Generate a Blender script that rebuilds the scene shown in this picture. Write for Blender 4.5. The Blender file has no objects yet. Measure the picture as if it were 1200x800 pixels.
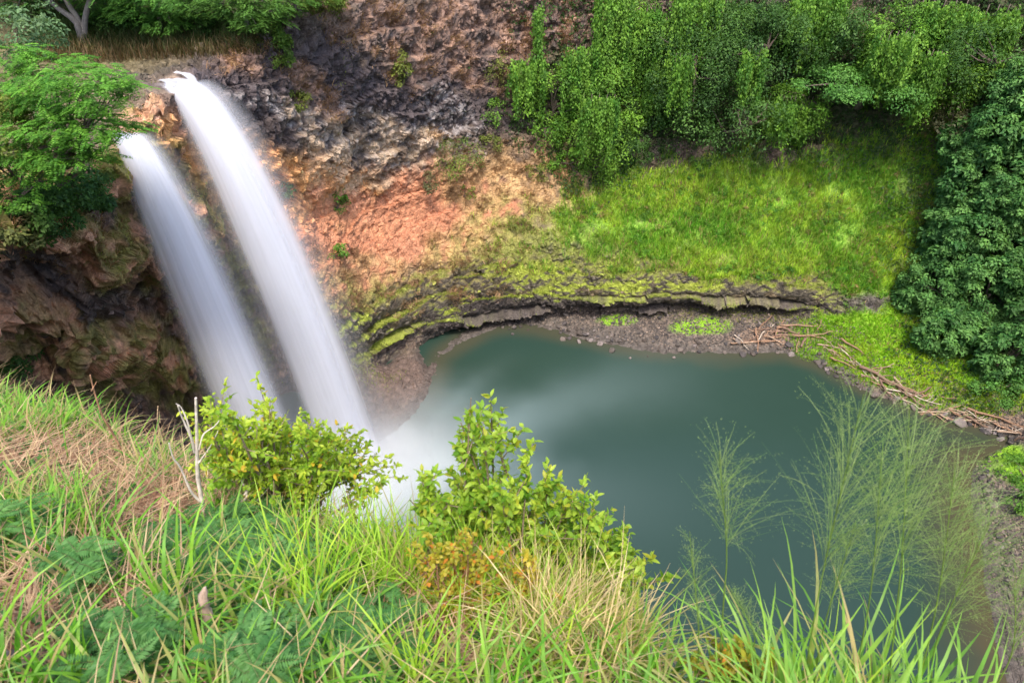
import bpy, math, random
import numpy as np
from mathutils import Vector
from mathutils.bvhtree import BVHTree

# ------------------------------------------------------------------ camera, world, sun, exposure
scene = bpy.context.scene
COL = scene.collection
CAM_H, PITCH, FPX = 45.0, math.radians(40.0), 800.0
cam_data = bpy.data.cameras.new('camera')
cam_data.sensor_width = 36.0
cam_data.sensor_fit = 'HORIZONTAL'
cam_data.lens = 24.0
cam_data.clip_start = 0.02
cam_data.clip_end = 5000.0
cam_data.dof.use_dof = True
cam_data.dof.focus_distance = 10.0
cam_data.dof.aperture_fstop = 6.0
cam = bpy.data.objects.new('camera', cam_data)
cam.location = (0, 0, CAM_H)
cam.rotation_euler = (math.pi / 2 - PITCH, 0, 0)
COL.objects.link(cam)
scene.camera = cam

SUN_EL, SUN_AZ = math.radians(66), math.radians(176)      # azimuth clockwise from +Y
world = bpy.data.worlds.new('World')
scene.world = world
world.use_nodes = True
wn = world.node_tree
sky = wn.nodes.new('ShaderNodeTexSky')
sky.sky_type = 'NISHITA'
sky.sun_disc = False
sky.sun_elevation = SUN_EL
sky.sun_rotation = SUN_AZ
sky.air_density = 1.0
sky.dust_density = 3.0
sky.ozone_density = 0.6
bg = wn.nodes['Background']
bg.inputs['Strength'].default_value = 0.15
wn.links.new(sky.outputs['Color'], bg.inputs['Color'])

sun_data = bpy.data.lights.new('sun', 'SUN')
sun_data.energy = 1.3
sun_data.angle = math.radians(10)
sun_data.color = (1.0, 0.92, 0.8)
sun = bpy.data.objects.new('sun', sun_data)
sdir = Vector((math.sin(SUN_AZ) * math.cos(SUN_EL), math.cos(SUN_AZ) * math.cos(SUN_EL), math.sin(SUN_EL)))
sun.rotation_euler = sdir.to_track_quat('Z', 'Y').to_euler()
sun.location = sdir * 100
COL.objects.link(sun)

scene.view_settings.view_transform = 'Standard'
scene.view_settings.look = 'None'
scene.view_settings.exposure = 1.55
scene.view_settings.gamma = 1.0
scene.view_settings.use_curve_mapping = False
scene.render.engine = 'CYCLES'
scene.cycles.max_bounces = 8
scene.cycles.diffuse_bounces = 3
scene.cycles.transparent_max_bounces = 24
scene.cycles.volume_bounces = 5
scene.cycles.volume_step_rate = 2.0

rng = np.random.default_rng(7)

# ------------------------------------------------------------------ small maths
CP, SP = math.cos(PITCH), math.sin(PITCH)
CAMP = np.array([0, 0, CAM_H])


def ray(px, py):
    u, v = (px - 600) / FPX, (400 - py) / FPX
    return np.array([u, CP + v * SP, -SP + v * CP])


def WY(px, py, Y):
    d = ray(px, py)
    return CAMP + d * (Y / d[1])


def WZ(px, py, z):
    d = ray(px, py)
    return CAMP + d * ((z - CAM_H) / d[2])


def WT(px, py, t):
    return CAMP + ray(px, py) * t


def above(base, px, py):
    """the point on a sight line that stands most nearly plumb over base"""
    d = ray(px, py)
    t = (base[0] * d[0] + base[1] * d[1]) / (d[0] ** 2 + d[1] ** 2)
    return CAMP + d * t


def pix(P):
    P = np.asarray(P, float)
    q = P - CAMP
    dep = q[..., 1] * CP - q[..., 2] * SP
    up = q[..., 1] * SP + q[..., 2] * CP
    return 600 + FPX * q[..., 0] / dep, 400 - FPX * up / dep


def nrm(a):
    return a / np.maximum(np.linalg.norm(a, axis=-1, keepdims=True), 1e-9)


def smooth(a, b, x):
    t = np.clip((x - a) / (b - a), 0, 1)
    return t * t * (3 - 2 * t)


_H = np.random.default_rng(3).integers(0, 2 ** 31 - 1, 4096)
_GR = nrm(np.random.default_rng(4).normal(size=(4096, 3)))


def noise3(P):
    P = np.asarray(P, float)
    i = np.floor(P).astype(np.int64)
    f = P - i
    w = f * f * f * (f * (f * 6 - 15) + 10)
    out = np.zeros(P.shape[:-1])
    for dx in (0, 1):
        for dy in (0, 1):
            for dz in (0, 1):
                h = _H[(i[..., 0] + dx) & 4095]
                h = _H[(h + i[..., 1] + dy) & 4095]
                h = _H[(h + i[..., 2] + dz) & 4095]
                g = _GR[h & 4095]
                o = np.array([dx, dy, dz])
                d = np.sum(g * (f - o), -1)
                ww = (w[..., 0] if dx else 1 - w[..., 0]) * (w[..., 1] if dy else 1 - w[..., 1]) * (w[..., 2] if dz else 1 - w[..., 2])
                out += d * ww
    return out * 1.5


def fbm(P, scale, octs=3, off=0.0):
    P = np.asarray(P, float) / scale + off
    a, s, out = 1.0, 0.0, 0
    for _ in range(octs):
        out = out + a * noise3(P)
        s += a
        P = P * 2.07 + 11.3
        a *= 0.5
    return out / s


def cells(P, scale, off=0.0):
    """distance to the border between blocks, and one random number per block"""
    P = np.asarray(P, float) / scale + off
    i = np.floor(P).astype(np.int64)
    f = P - i
    d1 = np.full(P.shape[:-1], 9.0)
    d2 = np.full(P.shape[:-1], 9.0)
    idv = np.zeros(P.shape[:-1])
    for dx in (-1, 0, 1):
        for dy in (-1, 0, 1):
            for dz in (-1, 0, 1):
                h = _H[(i[..., 0] + dx) & 4095]
                h = _H[(h + i[..., 1] + dy) & 4095]
                h = _H[(h + i[..., 2] + dz) & 4095]
                jx, jy, jz = (h & 1023) / 1023, ((h >> 10) & 1023) / 1023, ((h >> 20) & 1023) / 1023
                d = np.sqrt((dx + jx - f[..., 0]) ** 2 + (dy + jy - f[..., 1]) ** 2 + (dz + jz - f[..., 2]) ** 2)
                closer = d < d1
                d2 = np.where(closer, d1, np.minimum(d2, d))
                idv = np.where(closer, jx, idv)
                d1 = np.where(closer, d, d1)
    return d2 - d1, idv


def pchip(x, Y, xq):
    x = np.asarray(x, float)
    h = np.diff(x)
    sh = (-1,) + (1,) * (Y.ndim - 1)
    dl = np.diff(Y, axis=0) / h.reshape(sh)
    m = np.zeros_like(Y)
    w1 = (2 * h[1:] + h[:-1]).reshape(sh)
    w2 = (h[1:] + 2 * h[:-1]).reshape(sh)
    same = dl[:-1] * dl[1:] > 0
    den = w1 / np.where(same, dl[:-1], 1) + w2 / np.where(same, dl[1:], 1)
    m[1:-1] = np.where(same, (w1 + w2) / np.where(same, den, 1), 0)
    m[0], m[-1] = dl[0], dl[-1]
    k = np.clip(np.searchsorted(x, xq, side='right') - 1, 0, len(x) - 2)
    t = ((xq - x[k]) / h[k]).reshape(sh)
    hk = h[k].reshape(sh)
    return ((2 * t ** 3 - 3 * t ** 2 + 1) * Y[k] + (t ** 3 - 2 * t ** 2 + t) * hk * m[k]
            + (-2 * t ** 3 + 3 * t ** 2) * Y[k + 1] + (t ** 3 - t ** 2) * hk * m[k + 1])


# ------------------------------------------------------------------ meshes
class Geo:
    def __init__(self):
        self.V, self.C, self.F, self.n = [], [], [], 0

    def add(self, V, F, C):
        V = np.asarray(V, float).reshape(-1, 3)
        C = np.asarray(C, float)
        if C.ndim == 1:
            C = np.tile(C, (len(V), 1))
        if C.shape[1] == 3:
            C = np.hstack([C, np.ones((len(C), 1))])
        self.V.append(V)
        self.C.append(C)
        self.F.append(np.asarray(F, np.int64) + self.n)
        self.n += len(V)

    def mesh(self, name, mat, smooth_shade=True):
        me = bpy.data.meshes.new(name)
        V = np.concatenate(self.V)
        C = np.concatenate(self.C)
        sizes = np.concatenate([np.full(len(f), f.shape[1]) for f in self.F])
        idx = np.concatenate([f.ravel() for f in self.F])
        me.vertices.add(len(V))
        me.vertices.foreach_set('co', V.astype(np.float32).ravel())
        me.loops.add(len(idx))
        me.loops.foreach_set('vertex_index', idx.astype(np.int32))
        me.polygons.add(len(sizes))
        me.polygons.foreach_set('loop_start', np.concatenate([[0], np.cumsum(sizes)[:-1]]).astype(np.int32))
        me.update(calc_edges=True)
        me.polygons.foreach_set('use_smooth', np.full(len(sizes), smooth_shade))
        at = me.color_attributes.new('Col', 'FLOAT_COLOR', 'POINT')
        at.data.foreach_set('color', C.astype(np.float32).ravel())
        me.materials.append(mat)
        me.validate()
        return me

    def build(self, name, mat, parent=None, smooth_shade=True):
        o = bpy.data.objects.new(name, self.mesh(name, mat, smooth_shade))
        COL.objects.link(o)
        if parent is not None:
            o.parent = parent
            o.matrix_parent_inverse.identity()
            o.location = -parent.location
        return o


def tag(o, label=None, cat=None, group=None, kind=None):
    if label: o['label'] = label
    if cat: o['category'] = cat
    if group: o['group'] = group
    if kind: o['kind'] = kind
    return o


def empty(name, loc, label, cat, group=None):
    o = bpy.data.objects.new(name, None)
    o.location = tuple(float(c) for c in loc)
    o.empty_display_size = 0.2
    COL.objects.link(o)
    return tag(o, label, cat, group)


def tubes(geo, pts, rad, col, n=7, rough=0.0, seed=0):
    """a tapered limb along a polyline, rings of n"""
    pts = np.asarray(pts, float)
    k = len(pts)
    rad = np.broadcast_to(np.asarray(rad, float), (k,))
    tan = np.gradient(pts, axis=0)
    tan = nrm(tan)
    ref = np.array([0, 0, 1.0]) if abs(tan[0][2]) < 0.9 else np.array([1.0, 0, 0])
    V = []
    r = np.random.default_rng(seed)
    for i in range(k):
        a = nrm(np.cross(tan[i], ref))
        b = np.cross(a, tan[i])
        th = np.linspace(0, 2 * math.pi, n, endpoint=False)
        rr = rad[i] * (1 + rough * r.normal(size=n))
        V.append(pts[i] + (np.cos(th) * rr)[:, None] * a + (np.sin(th) * rr)[:, None] * b)
    V = np.concatenate(V)
    F = []
    for i in range(k - 1):
        for j in range(n):
            F.append([i * n + j, i * n + (j + 1) % n, (i + 1) * n + (j + 1) % n, (i + 1) * n + j])
    geo.add(V, F, col)
    # end caps as fans
    for e, idx in ((0, np.arange(n)[::-1]), (k - 1, (k - 1) * n + np.arange(n))):
        c = pts[e]
        geo.add(np.vstack([V[idx], c]), [[j, (j + 1) % n, n] for j in range(n)], col)


def curve_pts(P, m=8):
    P = np.asarray(P, float)
    s = np.concatenate([[0], np.cumsum(np.linalg.norm(np.diff(P, axis=0), axis=1))])
    return pchip(s, P, np.linspace(0, s[-1], m)) if len(P) > 2 else np.linspace(P[0], P[-1], m)


def leaves(geo, pos, axis, normal, L, W, col, fold=0.25):
    """kite leaves: base, two shoulders, tip; folded along the midrib"""
    N = len(pos)
    axis = nrm(axis)
    side = nrm(np.cross(axis, normal))
    nn = np.cross(side, axis)
    L = np.broadcast_to(np.asarray(L, float), (N,))[:, None]
    W = np.broadcast_to(np.asarray(W, float), (N,))[:, None]
    mid = pos + axis * L * 0.45
    V = np.stack([pos, mid + side * W * 0.5 + nn * W * fold, pos + axis * L - nn * L * 0.08, mid - side * W * 0.5 + nn * W * fold], 1)
    F = np.arange(N * 4).reshape(N, 4)
    geo.add(V.reshape(-1, 3), F, np.repeat(np.asarray(col), 4, axis=0))


def ovate(geo, pos, axis, normal, L, W, col):
    """a rounder leaf: eight-sided blade, for plants seen from close by"""
    N = len(pos)
    axis = nrm(axis)
    side = nrm(np.cross(axis, normal))
    nn = np.cross(side, axis)
    L = np.broadcast_to(np.asarray(L, float), (N,))[:, None]
    W = np.broadcast_to(np.asarray(W, float), (N,))[:, None]
    prof = [(0.0, 0.03), (0.2, 0.36), (0.48, 0.5), (0.76, 0.33), (1.0, 0.02)]
    rows = []
    for t, w in prof:
        c = pos + axis * L * t - nn * L * 0.22 * t * t
        rows += [c - side * W * w + nn * W * w * 0.35, c, c + side * W * w + nn * W * w * 0.35]
    V = np.stack(rows, 1)
    b = (np.arange(N) * 15)[:, None]
    q = []
    for i in range(4):
        for j in range(2):
            q.append([i * 3 + j, i * 3 + j + 1, i * 3 + j + 4, i * 3 + j + 3])
    F = (b[:, :, None] + np.array(q)[None]).reshape(-1, 4)
    geo.add(V.reshape(-1, 3), F, np.repeat(np.asarray(col), 15, axis=0))


def blades(geo, base, az, length, lean, curl, width, col, seg=6, tipcol=None):
    """arching grass blades; lean is the starting angle from upright, curl the angle added along the blade"""
    N = len(base)
    def B(a): return np.broadcast_to(np.asarray(a, float), (N,))
    az, length, lean, curl, width = B(az), B(length), B(lean), B(curl), B(width)
    hx, hy = np.cos(az), np.sin(az)
    side = np.stack([-hy, hx, np.zeros(N)], 1)
    p = np.array(base, float)
    rows, cols = [], []
    col = np.asarray(col, float)
    if col.ndim == 1: col = np.tile(col, (N, 1))
    tc = col if tipcol is None else (np.tile(tipcol, (N, 1)) if np.ndim(tipcol) == 1 else tipcol)
    tw = rng.normal(0, 0.5, N)
    for i in range(seg + 1):
        t = i / seg
        w = width * (0.55 + 0.45 * min(1, t * 4)) * (1 - t ** 2.2) + 0.0004
        ang = lean + curl * t ** 1.5
        ta = tw * t
        nrmv = np.stack([-np.cos(ang) * hx, -np.cos(ang) * hy, np.sin(ang)], 1)
        sd = side * np.cos(ta)[:, None] + nrmv * np.sin(ta)[:, None]
        rows += [p - sd * w[:, None] / 2 + nrmv * (w * 0.18)[:, None], p + sd * w[:, None] / 2 + nrmv * (w * 0.18)[:, None]]
        c = col * (1 - t) + tc * t
        cols += [c, c]
        step = (length / seg)[:, None]
        p = p + step * np.stack([np.sin(ang) * hx, np.sin(ang) * hy, np.cos(ang)], 1)
    V = np.stack(rows, 1).reshape(-1, 3)
    C = np.stack(cols, 1).reshape(-1, col.shape[1])
    m = 2 * (seg + 1)
    q = np.array([[2 * i, 2 * i + 1, 2 * i + 3, 2 * i + 2] for i in range(seg)])
    F = ((np.arange(N) * m)[:, None, None] + q[None]).reshape(-1, 4)
    geo.add(V, F, C)


# ------------------------------------------------------------------ materials
def mat(name):
    m = bpy.data.materials.new(name)
    m.use_nodes = True
    m.node_tree.nodes.clear()
    return m, m.node_tree.nodes, m.node_tree.links


def N_(nodes, t, **kw):
    n = nodes.new(t)
    for k, v in kw.items():
        if k in n.inputs.keys(): n.inputs[k].default_value = v
        else: setattr(n, k, v)
    return n


def noise_node(nodes, links, scale, detail=4, rough=0.6, vec=None):
    n = N_(nodes, 'ShaderNodeTexNoise')
    n.inputs['Scale'].default_value = scale
    n.inputs['Detail'].default_value = detail
    n.inputs['Roughness'].default_value = rough
    if vec is None:
        g = N_(nodes, 'ShaderNodeNewGeometry')
        vec = g.outputs['Position']
    links.new(vec, n.inputs['Vector'])
    return n


def col_times_noise(nodes, links, scale, lo, hi, detail=4):
    at = N_(nodes, 'ShaderNodeAttribute', attribute_name='Col')
    n = noise_node(nodes, links, scale, detail)
    mr = N_(nodes, 'ShaderNodeMapRange')
    mr.inputs['From Min'].default_value, mr.inputs['From Max'].default_value = 0.3, 0.7
    mr.inputs['To Min'].default_value, mr.inputs['To Max'].default_value = lo, hi
    links.new(n.outputs['Fac'], mr.inputs['Value'])
    vm = N_(nodes, 'ShaderNodeVectorMath', operation='SCALE')
    links.new(at.outputs['Color'], vm.inputs[0])
    links.new(mr.outputs['Result'], vm.inputs['Scale'])
    return vm.outputs['Vector'], at


def ground_mat(name, s1, s2, bump, dist, rough=0.92, blocks=0.0):
    m, nd, ln = mat(name)
    c1, at = col_times_noise(nd, ln, s1, 0.72, 1.28, 5)
    n2 = noise_node(nd, ln, s2, 5, 0.7)
    mr = N_(nd, 'ShaderNodeMapRange')
    mr.inputs['From Min'].default_value, mr.inputs['From Max'].default_value = 0.3, 0.7
    mr.inputs['To Min'].default_value, mr.inputs['To Max'].default_value = 0.6, 1.4
    ln.new(n2.outputs['Fac'], mr.inputs['Value'])
    vm = N_(nd, 'ShaderNodeVectorMath', operation='SCALE')
    ln.new(c1, vm.inputs[0]); ln.new(mr.outputs['Result'], vm.inputs['Scale'])
    b = N_(nd, 'ShaderNodeBump')
    b.inputs['Strength'].default_value = bump
    b.inputs['Distance'].default_value = dist
    if blocks:
        g = N_(nd, 'ShaderNodeNewGeometry')
        wv = N_(nd, 'ShaderNodeVectorMath', operation='ADD')
        wn_ = noise_node(nd, ln, 1.1, 3, 0.6)
        ln.new(g.outputs['Position'], wv.inputs[0]); ln.new(wn_.outputs['Color'], wv.inputs[1])
        vo = N_(nd, 'ShaderNodeTexVoronoi', feature='DISTANCE_TO_EDGE')
        vo.inputs['Scale'].default_value = blocks
        ln.new(wv.outputs[0], vo.inputs['Vector'])
        mv = N_(nd, 'ShaderNodeMath', operation='MINIMUM'); mv.inputs[1].default_value = 0.09
        ln.new(vo.outputs['Distance'], mv.inputs[0])
        ma = N_(nd, 'ShaderNodeMath', operation='MULTIPLY_ADD'); ma.inputs[1].default_value = 9.0
        ln.new(mv.outputs[0], ma.inputs[0]); ln.new(n2.outputs['Fac'], ma.inputs[2])
        ln.new(ma.outputs[0], b.inputs['Height'])
    else:
        ln.new(n2.outputs['Fac'], b.inputs['Height'])
    p = N_(nd, 'ShaderNodeBsdfPrincipled')
    p.inputs['Specular IOR Level'].default_value = 0.25
    mx = N_(nd, 'ShaderNodeMapRange')
    mx.inputs['To Min'].default_value, mx.inputs['To Max'].default_value = 0.35, rough
    ln.new(at.outputs['Alpha'], mx.inputs['Value'])
    ln.new(mx.outputs['Result'], p.inputs['Roughness'])
    ln.new(vm.outputs['Vector'], p.inputs['Base Color'])
    ln.new(b.outputs['Normal'], p.inputs['Normal'])
    o = N_(nd, 'ShaderNodeOutputMaterial')
    ln.new(p.outputs['BSDF'], o.inputs['Surface'])
    return m


def leaf_mat(name, transl=0.35, gloss=0.05, rough=0.45, scale=6.0, lo=0.8, hi=1.2):
    m, nd, ln = mat(name)
    c, at = col_times_noise(nd, ln, scale, lo, hi, 2)
    d = N_(nd, 'ShaderNodeBsdfDiffuse')
    t = N_(nd, 'ShaderNodeBsdfTranslucent')
    g = N_(nd, 'ShaderNodeBsdfGlossy')
    g.inputs['Roughness'].default_value = rough
    g.inputs['Color'].default_value = (0.9, 0.95, 0.9, 1)
    ln.new(c, d.inputs['Color'])
    ty = N_(nd, 'ShaderNodeVectorMath', operation='MULTIPLY')
    ty.inputs[1].default_value = (1.15, 1.1, 0.55)
    ln.new(c, ty.inputs[0])
    ln.new(ty.outputs['Vector'], t.inputs['Color'])
    m1 = N_(nd, 'ShaderNodeMixShader'); m1.inputs['Fac'].default_value = transl
    ln.new(d.outputs[0], m1.inputs[1]); ln.new(t.outputs[0], m1.inputs[2])
    m2 = N_(nd, 'ShaderNodeMixShader'); m2.inputs['Fac'].default_value = gloss
    ln.new(m1.outputs[0], m2.inputs[1]); ln.new(g.outputs[0], m2.inputs[2])
    o = N_(nd, 'ShaderNodeOutputMaterial')
    ln.new(m2.outputs[0], o.inputs['Surface'])
    return m


M_CLIFF = ground_mat('cliff_rock_and_soil', 1.7, 7.5, 0.5, 0.14, blocks=1.1)
M_SOIL = ground_mat('red_soil', 9.0, 45.0, 0.6, 0.015)
M_ROCK = ground_mat('boulder_rock', 3.0, 14.0, 0.6, 0.05)
M_WOOD = ground_mat('weathered_wood', 4.0, 26.0, 0.5, 0.01)
M_BARK = ground_mat('bark', 3.0, 18.0, 0.7, 0.03)
M_FOL = leaf_mat('far_foliage', 0.36, 0.015, 0.6, 0.9, 0.7, 1.3)
M_GRASS = leaf_mat('grass_blades', 0.45, 0.025, 0.5, 14.0, 0.8, 1.2)
M_LEAF = leaf_mat('near_leaves', 0.48, 0.015, 0.45, 30.0, 0.85, 1.15)
M_STRAW = leaf_mat('dry_straw', 0.3, 0.03, 0.5, 14.0, 0.75, 1.25)
# ------------------------------------------------------------------ the cliff bowl, lofted from feature lines
# nine points a column, from the waterline (z = 0) up to the rim
def colm(s, *rest):
    return [WZ(s[0], s[1], 0.0)] + [WZ(p[1], p[2], p[3]) if p[0] == 'z' else WY(*p) for p in rest]


A = lambda *p: [np.array(q, float) for q in p]
COLS = [
    A((-32, 4, 0), (-33, 4, 4), (-34, 4, 8), (-35, 4, 12), (-35, 4, 16), (-34, 4, 20), (-32, 4, 25), (-31, 4, 30), (-30, 4, 33)),
    A((-31, 18, 0), (-32, 18, 4), (-32.5, 18, 8), (-33, 18, 12), (-33, 18, 16), (-31, 18, 20), (-28, 18, 25), (-26, 18, 28.5), (-25, 18, 30)),
    colm((0, 560), (0, 500, 30), (0, 440, 29.5), (0, 400, 29), (0, 360, 28.6), (0, 320, 28.2), (0, 290, 27.8), (0, 265, 27.3), (0, 250, 27)),
    colm((60, 540), (65, 490, 33.2), (70, 440, 32.6), (72, 400, 32.3), (80, 360, 32.1), (85, 310, 31.9), (88, 270, 31.8), (90, 240, 31.8), (92, 222, 32)),
    colm((100, 540), (95, 480, 32.6), (92, 435, 32), (100, 400, 32.1), (112, 350, 32.5), (120, 300, 32.9), (126, 250, 33.3), (132, 210, 33.9), (132, 180, 34.6)),
    colm((190, 540), (185, 480, 39), (175, 440, 38.4), (170, 400, 37.8), (165, 350, 37.2), (160, 300, 36.7), (156, 250, 36.2), (154, 205, 35.9), (152, 168, 35.7)),
    colm((240, 540), (230, 480, 41), (225, 430, 40.4), (215, 370, 39.6), (208, 310, 39), (203, 260, 38.4), (200, 210, 37.9), (197, 165, 37.6), (190, 125, 38.3)),
    colm((300, 540), (290, 480, 45), (280, 430, 44), (268, 370, 43), (255, 310, 42.2), (243, 250, 41.6), (232, 190, 41.1), (222, 140, 40.9), (212, 103, 41.1)),
    colm((380, 540), (370, 480, 46.5), (355, 420, 46), (335, 350, 45.5), (318, 290, 45.2), (300, 230, 45), (285, 170, 45), (272, 120, 45), (264, 84, 46)),
    colm((455, 512), ('z', 432, 462, 1.3), (425, 420, 48), (410, 370, 48.3), (385, 310, 49), (360, 250, 50.5), (345, 205, 49), (325, 120, 48.5), (315, 45, 49.5)),
    colm((500, 462), ('z', 470, 434, 1.1), (455, 425, 50.4), (452, 385, 51.1), (440, 320, 53.5), (425, 240, 57), (415, 185, 55.7), (405, 100, 55), (400, 0, 56)),
    colm((514, 420), (508, 398, 54.6), (512, 384, 53.9), (515, 360, 55), (520, 310, 57.5), (520, 230, 61.5), (520, 165, 62.4), (510, 90, 62.6), (500, -20, 65)),
    colm((600, 381), (600, 371, 57.3), (600, 362, 56.2), (600, 335, 57.3), (600, 300, 59.5), (605, 215, 65), (605, 150, 67.3), (600, 70, 68.8), (600, -40, 71)),
    colm((700, 400), (695, 365, 57.2), (700, 352, 56.3), (700, 328, 57.5), (700, 290, 60), (700, 210, 65.5), (700, 140, 69), (700, 60, 70.5), (700, -40, 73)),
    colm((800, 415), (800, 362, 56.9), (800, 350, 56.0), (800, 325, 57.2), (800, 285, 60.5), (800, 190, 67), (800, 130, 70), (800, 55, 71.5), (800, -40, 74)),
    colm((905, 413), (900, 362, 56.4), (900, 350, 55.6), (900, 322, 57), (900, 280, 60.5), (905, 175, 67.5), (905, 120, 70), (905, 50, 71.5), (905, -40, 74)),
    colm((960, 425), (965, 375, 54.7), (985, 350, 56), (1000, 325, 57.5), (1010, 275, 60.5), (1020, 165, 66.5), (1020, 110, 68.5), (1020, 50, 70), (1020, -40, 73)),
    colm((1010, 455), ('z', 1027, 428, .9), ('z', 1050, 390, 1.9), ('z', 1070, 350, 3.4), (1080, 280, 59.8), (1100, 190, 62.5), (1105, 120, 65), (1110, 50, 67), (1110, -40, 70)),
    colm((1090, 485), ('z', 1107, 466, .9), ('z', 1140, 430, 2.0), ('z', 1160, 380, 3.6), (1180, 300, 55.5), (1200, 200, 58), (1210, 130, 60), (1215, 50, 63), (1220, -40, 66)),
    colm((1182, 513), ('z', 1205, 497, .9), ('z', 1230, 462, 2.2), ('z', 1260, 400, 4.6), (1290, 320, 51), (1310, 220, 52), (1330, 140, 54), (1340, 60, 56), (1350, -30, 58)),
    colm((1140, 548), ('z', 1165, 543, .7), ('z', 1240, 515, 2), (1300, 480, 42), (1360, 420, 44), (1420, 330, 45), (1450, 250, 46), (1480, 150, 47), (1500, 50, 48)),
    colm((1145, 620), ('z', 1172, 612, .6), ('z', 1230, 590, 1.6), (1300, 540, 35), (1380, 470, 36.5), (1450, 380, 37.5), (1500, 300, 38), (1540, 200, 38.5), (1560, 100, 39)),
    A((33.5, 24.8, 0), (36, 24.8, .8), (39, 25, 2), (42, 25, 5), (45, 25, 9), (48, 25, 15), (50, 25, 20), (52, 25, 26), (54, 25, 31)),
    A((30, 14, 0), (33, 13, 1), (36, 12, 3), (39, 11, 7), (42, 10, 12), (44, 10, 17), (46, 10, 22), (48, 9, 27), (50, 9, 33)),
    A((24, 2, 0), (27, 1, 2), (30, 0, 5), (33, -2, 9), (36, -3, 15), (38, -4, 20), (40, -5, 26), (42, -6, 32), (44, -7, 38)),
]
PC = np.array([8.0, 40.0])
full = []
for c in COLS:
    o = np.append(nrm(c[8][:2] - PC), 0)
    i = np.append(nrm(c[0][:2] - PC), 0)
    full.append([c[0] - i * 7 + np.array([0, 0, -4.5])] + c + [c[8] + o * 7 + np.array([0, 0, .15]), c[8] + o * 26 + np.array([0, 0, 4]),
                 c[8] + o * 110 + np.array([0, 0, 14]), c[8] + o * 700 + np.array([0, 0, 30])])
G = np.array(full)
cd = np.concatenate([[0], np.cumsum(np.maximum(np.linalg.norm(np.diff(G[:, 1:10], axis=0), axis=2).mean(1), 1.0))])
steps = []
for k in range(len(G) - 1):
    d = cd[k + 1] - cd[k]
    res = 0.11 if 2 <= k <= 19 else 0.5
    steps.append(np.linspace(cd[k], cd[k + 1], max(3, int(d / res)), endpoint=False))
cq = np.concatenate(steps + [[cd[-1]]])
rl = np.linalg.norm(np.diff(G[2:20], axis=1), axis=2).mean(0)
rq = []
for k in range(13):
    n = int(rl[k] / 0.095) if 1 <= k <= 8 else {0: 12, 9: 50, 10: 60, 11: 30, 12: 12}[k]
    rq.append(np.linspace(k, k + 1, max(n, 4), endpoint=False))
rq = np.concatenate(rq + [[13]])
S = pchip(cd, G, cq)                                            # columns
S = np.swapaxes(pchip(np.arange(14), np.swapaxes(S, 0, 1), rq), 0, 1)   # [nc, nr, 3]
NC, NR = S.shape[:2]
RR = np.broadcast_to(rq[None], (NC, NR))


def grid_normals(S):
    a = np.gradient(S, axis=0)
    b = np.gradient(S, axis=1)
    return nrm(np.cross(a, b))


def blur(A, k):
    for ax in (0, 1):
        pad = [(0, 0)] * A.ndim
        pad[ax] = (k, k)
        B = np.pad(A, pad, mode='edge')
        cs = np.cumsum(B, axis=ax)
        z = np.zeros_like(np.take(cs, [0], axis=ax))
        cs = np.concatenate([z, cs], axis=ax)
        n = A.shape[ax]
        A = (np.take(cs, np.arange(2 * k + 1, n + 2 * k + 1), axis=ax) - np.take(cs, np.arange(0, n), axis=ax)) / (2 * k + 1)
    return A


# surface zones as soft blobs: centre and radii given along the wall (x) and up it (w)
UPW = np.array([0, SP, CP])
g0 = Geo()
c_ = slice(None, None, 4)
Sc = S[c_, c_]
nc, nr = Sc.shape[:2]
ii = np.arange(nc * nr).reshape(nc, nr)
Fc = np.stack([ii[:-1, :-1], ii[1:, :-1], ii[1:, 1:], ii[:-1, 1:]], -1).reshape(-1, 4)
bvh0 = BVHTree.FromPolygons([Vector(p) for p in Sc.reshape(-1, 3)], [tuple(f) for f in Fc.tolist()])


def hit0(px, py):
    r = bvh0.ray_cast(Vector(CAMP), Vector(ray(px, py)))
    return None if r[0] is None else np.array(r[0])


SX = S[..., 0]
SWv = S @ UPW
SD = S @ np.array([0, CP, -SP])


def blob(px, py, rx, ry, soft=0.3, wob=0.45):
    c = hit0(px, py)
    if c is None: return np.zeros(SX.shape)
    sc = (c @ np.array([0, CP, -SP]) - CAM_H * -SP) / FPX
    d = np.sqrt(((SX - c[0]) / (rx * sc)) ** 2 + ((SWv - c @ UPW) / (ry * sc)) ** 2)
    d = d + WOB * wob
    gate = np.abs(SD - c @ np.array([0, CP, -SP])) < 16
    return smooth(1 + soft, 1 - soft, d) * gate


WOB = fbm(S, 3.0, 5) * 1.7
N0 = grid_normals(blur(S, 3))
if N0[NC // 3: 2 * NC // 3, NR // 4: NR // 2].reshape(-1, 3).mean(0) @ np.array([0, -1, .6]) < 0: N0 = -N0

# zone weights that shape the relief
grassy = np.zeros(SX.shape)
for b in ((760, 255, 90, 55), (860, 250, 110, 65), (980, 250, 110, 75), (1050, 230, 60, 90), (900, 300, 150, 25), (1040, 405, 90, 45), (1110, 440, 70, 40), (1015, 330, 50, 18)):
    grassy = np.maximum(grassy, blob(*b))
soil = np.zeros(SX.shape)
for b in ((470, 270, 80, 45), (430, 320, 50, 40), (540, 230, 60, 40), (560, 220, 60, 50), (600, 250, 70, 50)):
    soil = np.maximum(soil, blob(*b))
Z = S[..., 2]
rock = np.clip(1 - 0.75 * grassy - 0.45 * soil, 0.15, 1)
above_water = smooth(-0.5, 1.2, Z)
upland = smooth(9.3, 10.3, RR)
disp = (fbm(S, 7.0, 2, 3.1) * 0.9 + (0.5 - np.abs(fbm(S, 2.6, 3, 7.7))) * 1.0 - 0.35) * rock
bd, bid = cells(S * np.array([1, 1, 0.75]), 1.1)
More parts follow.
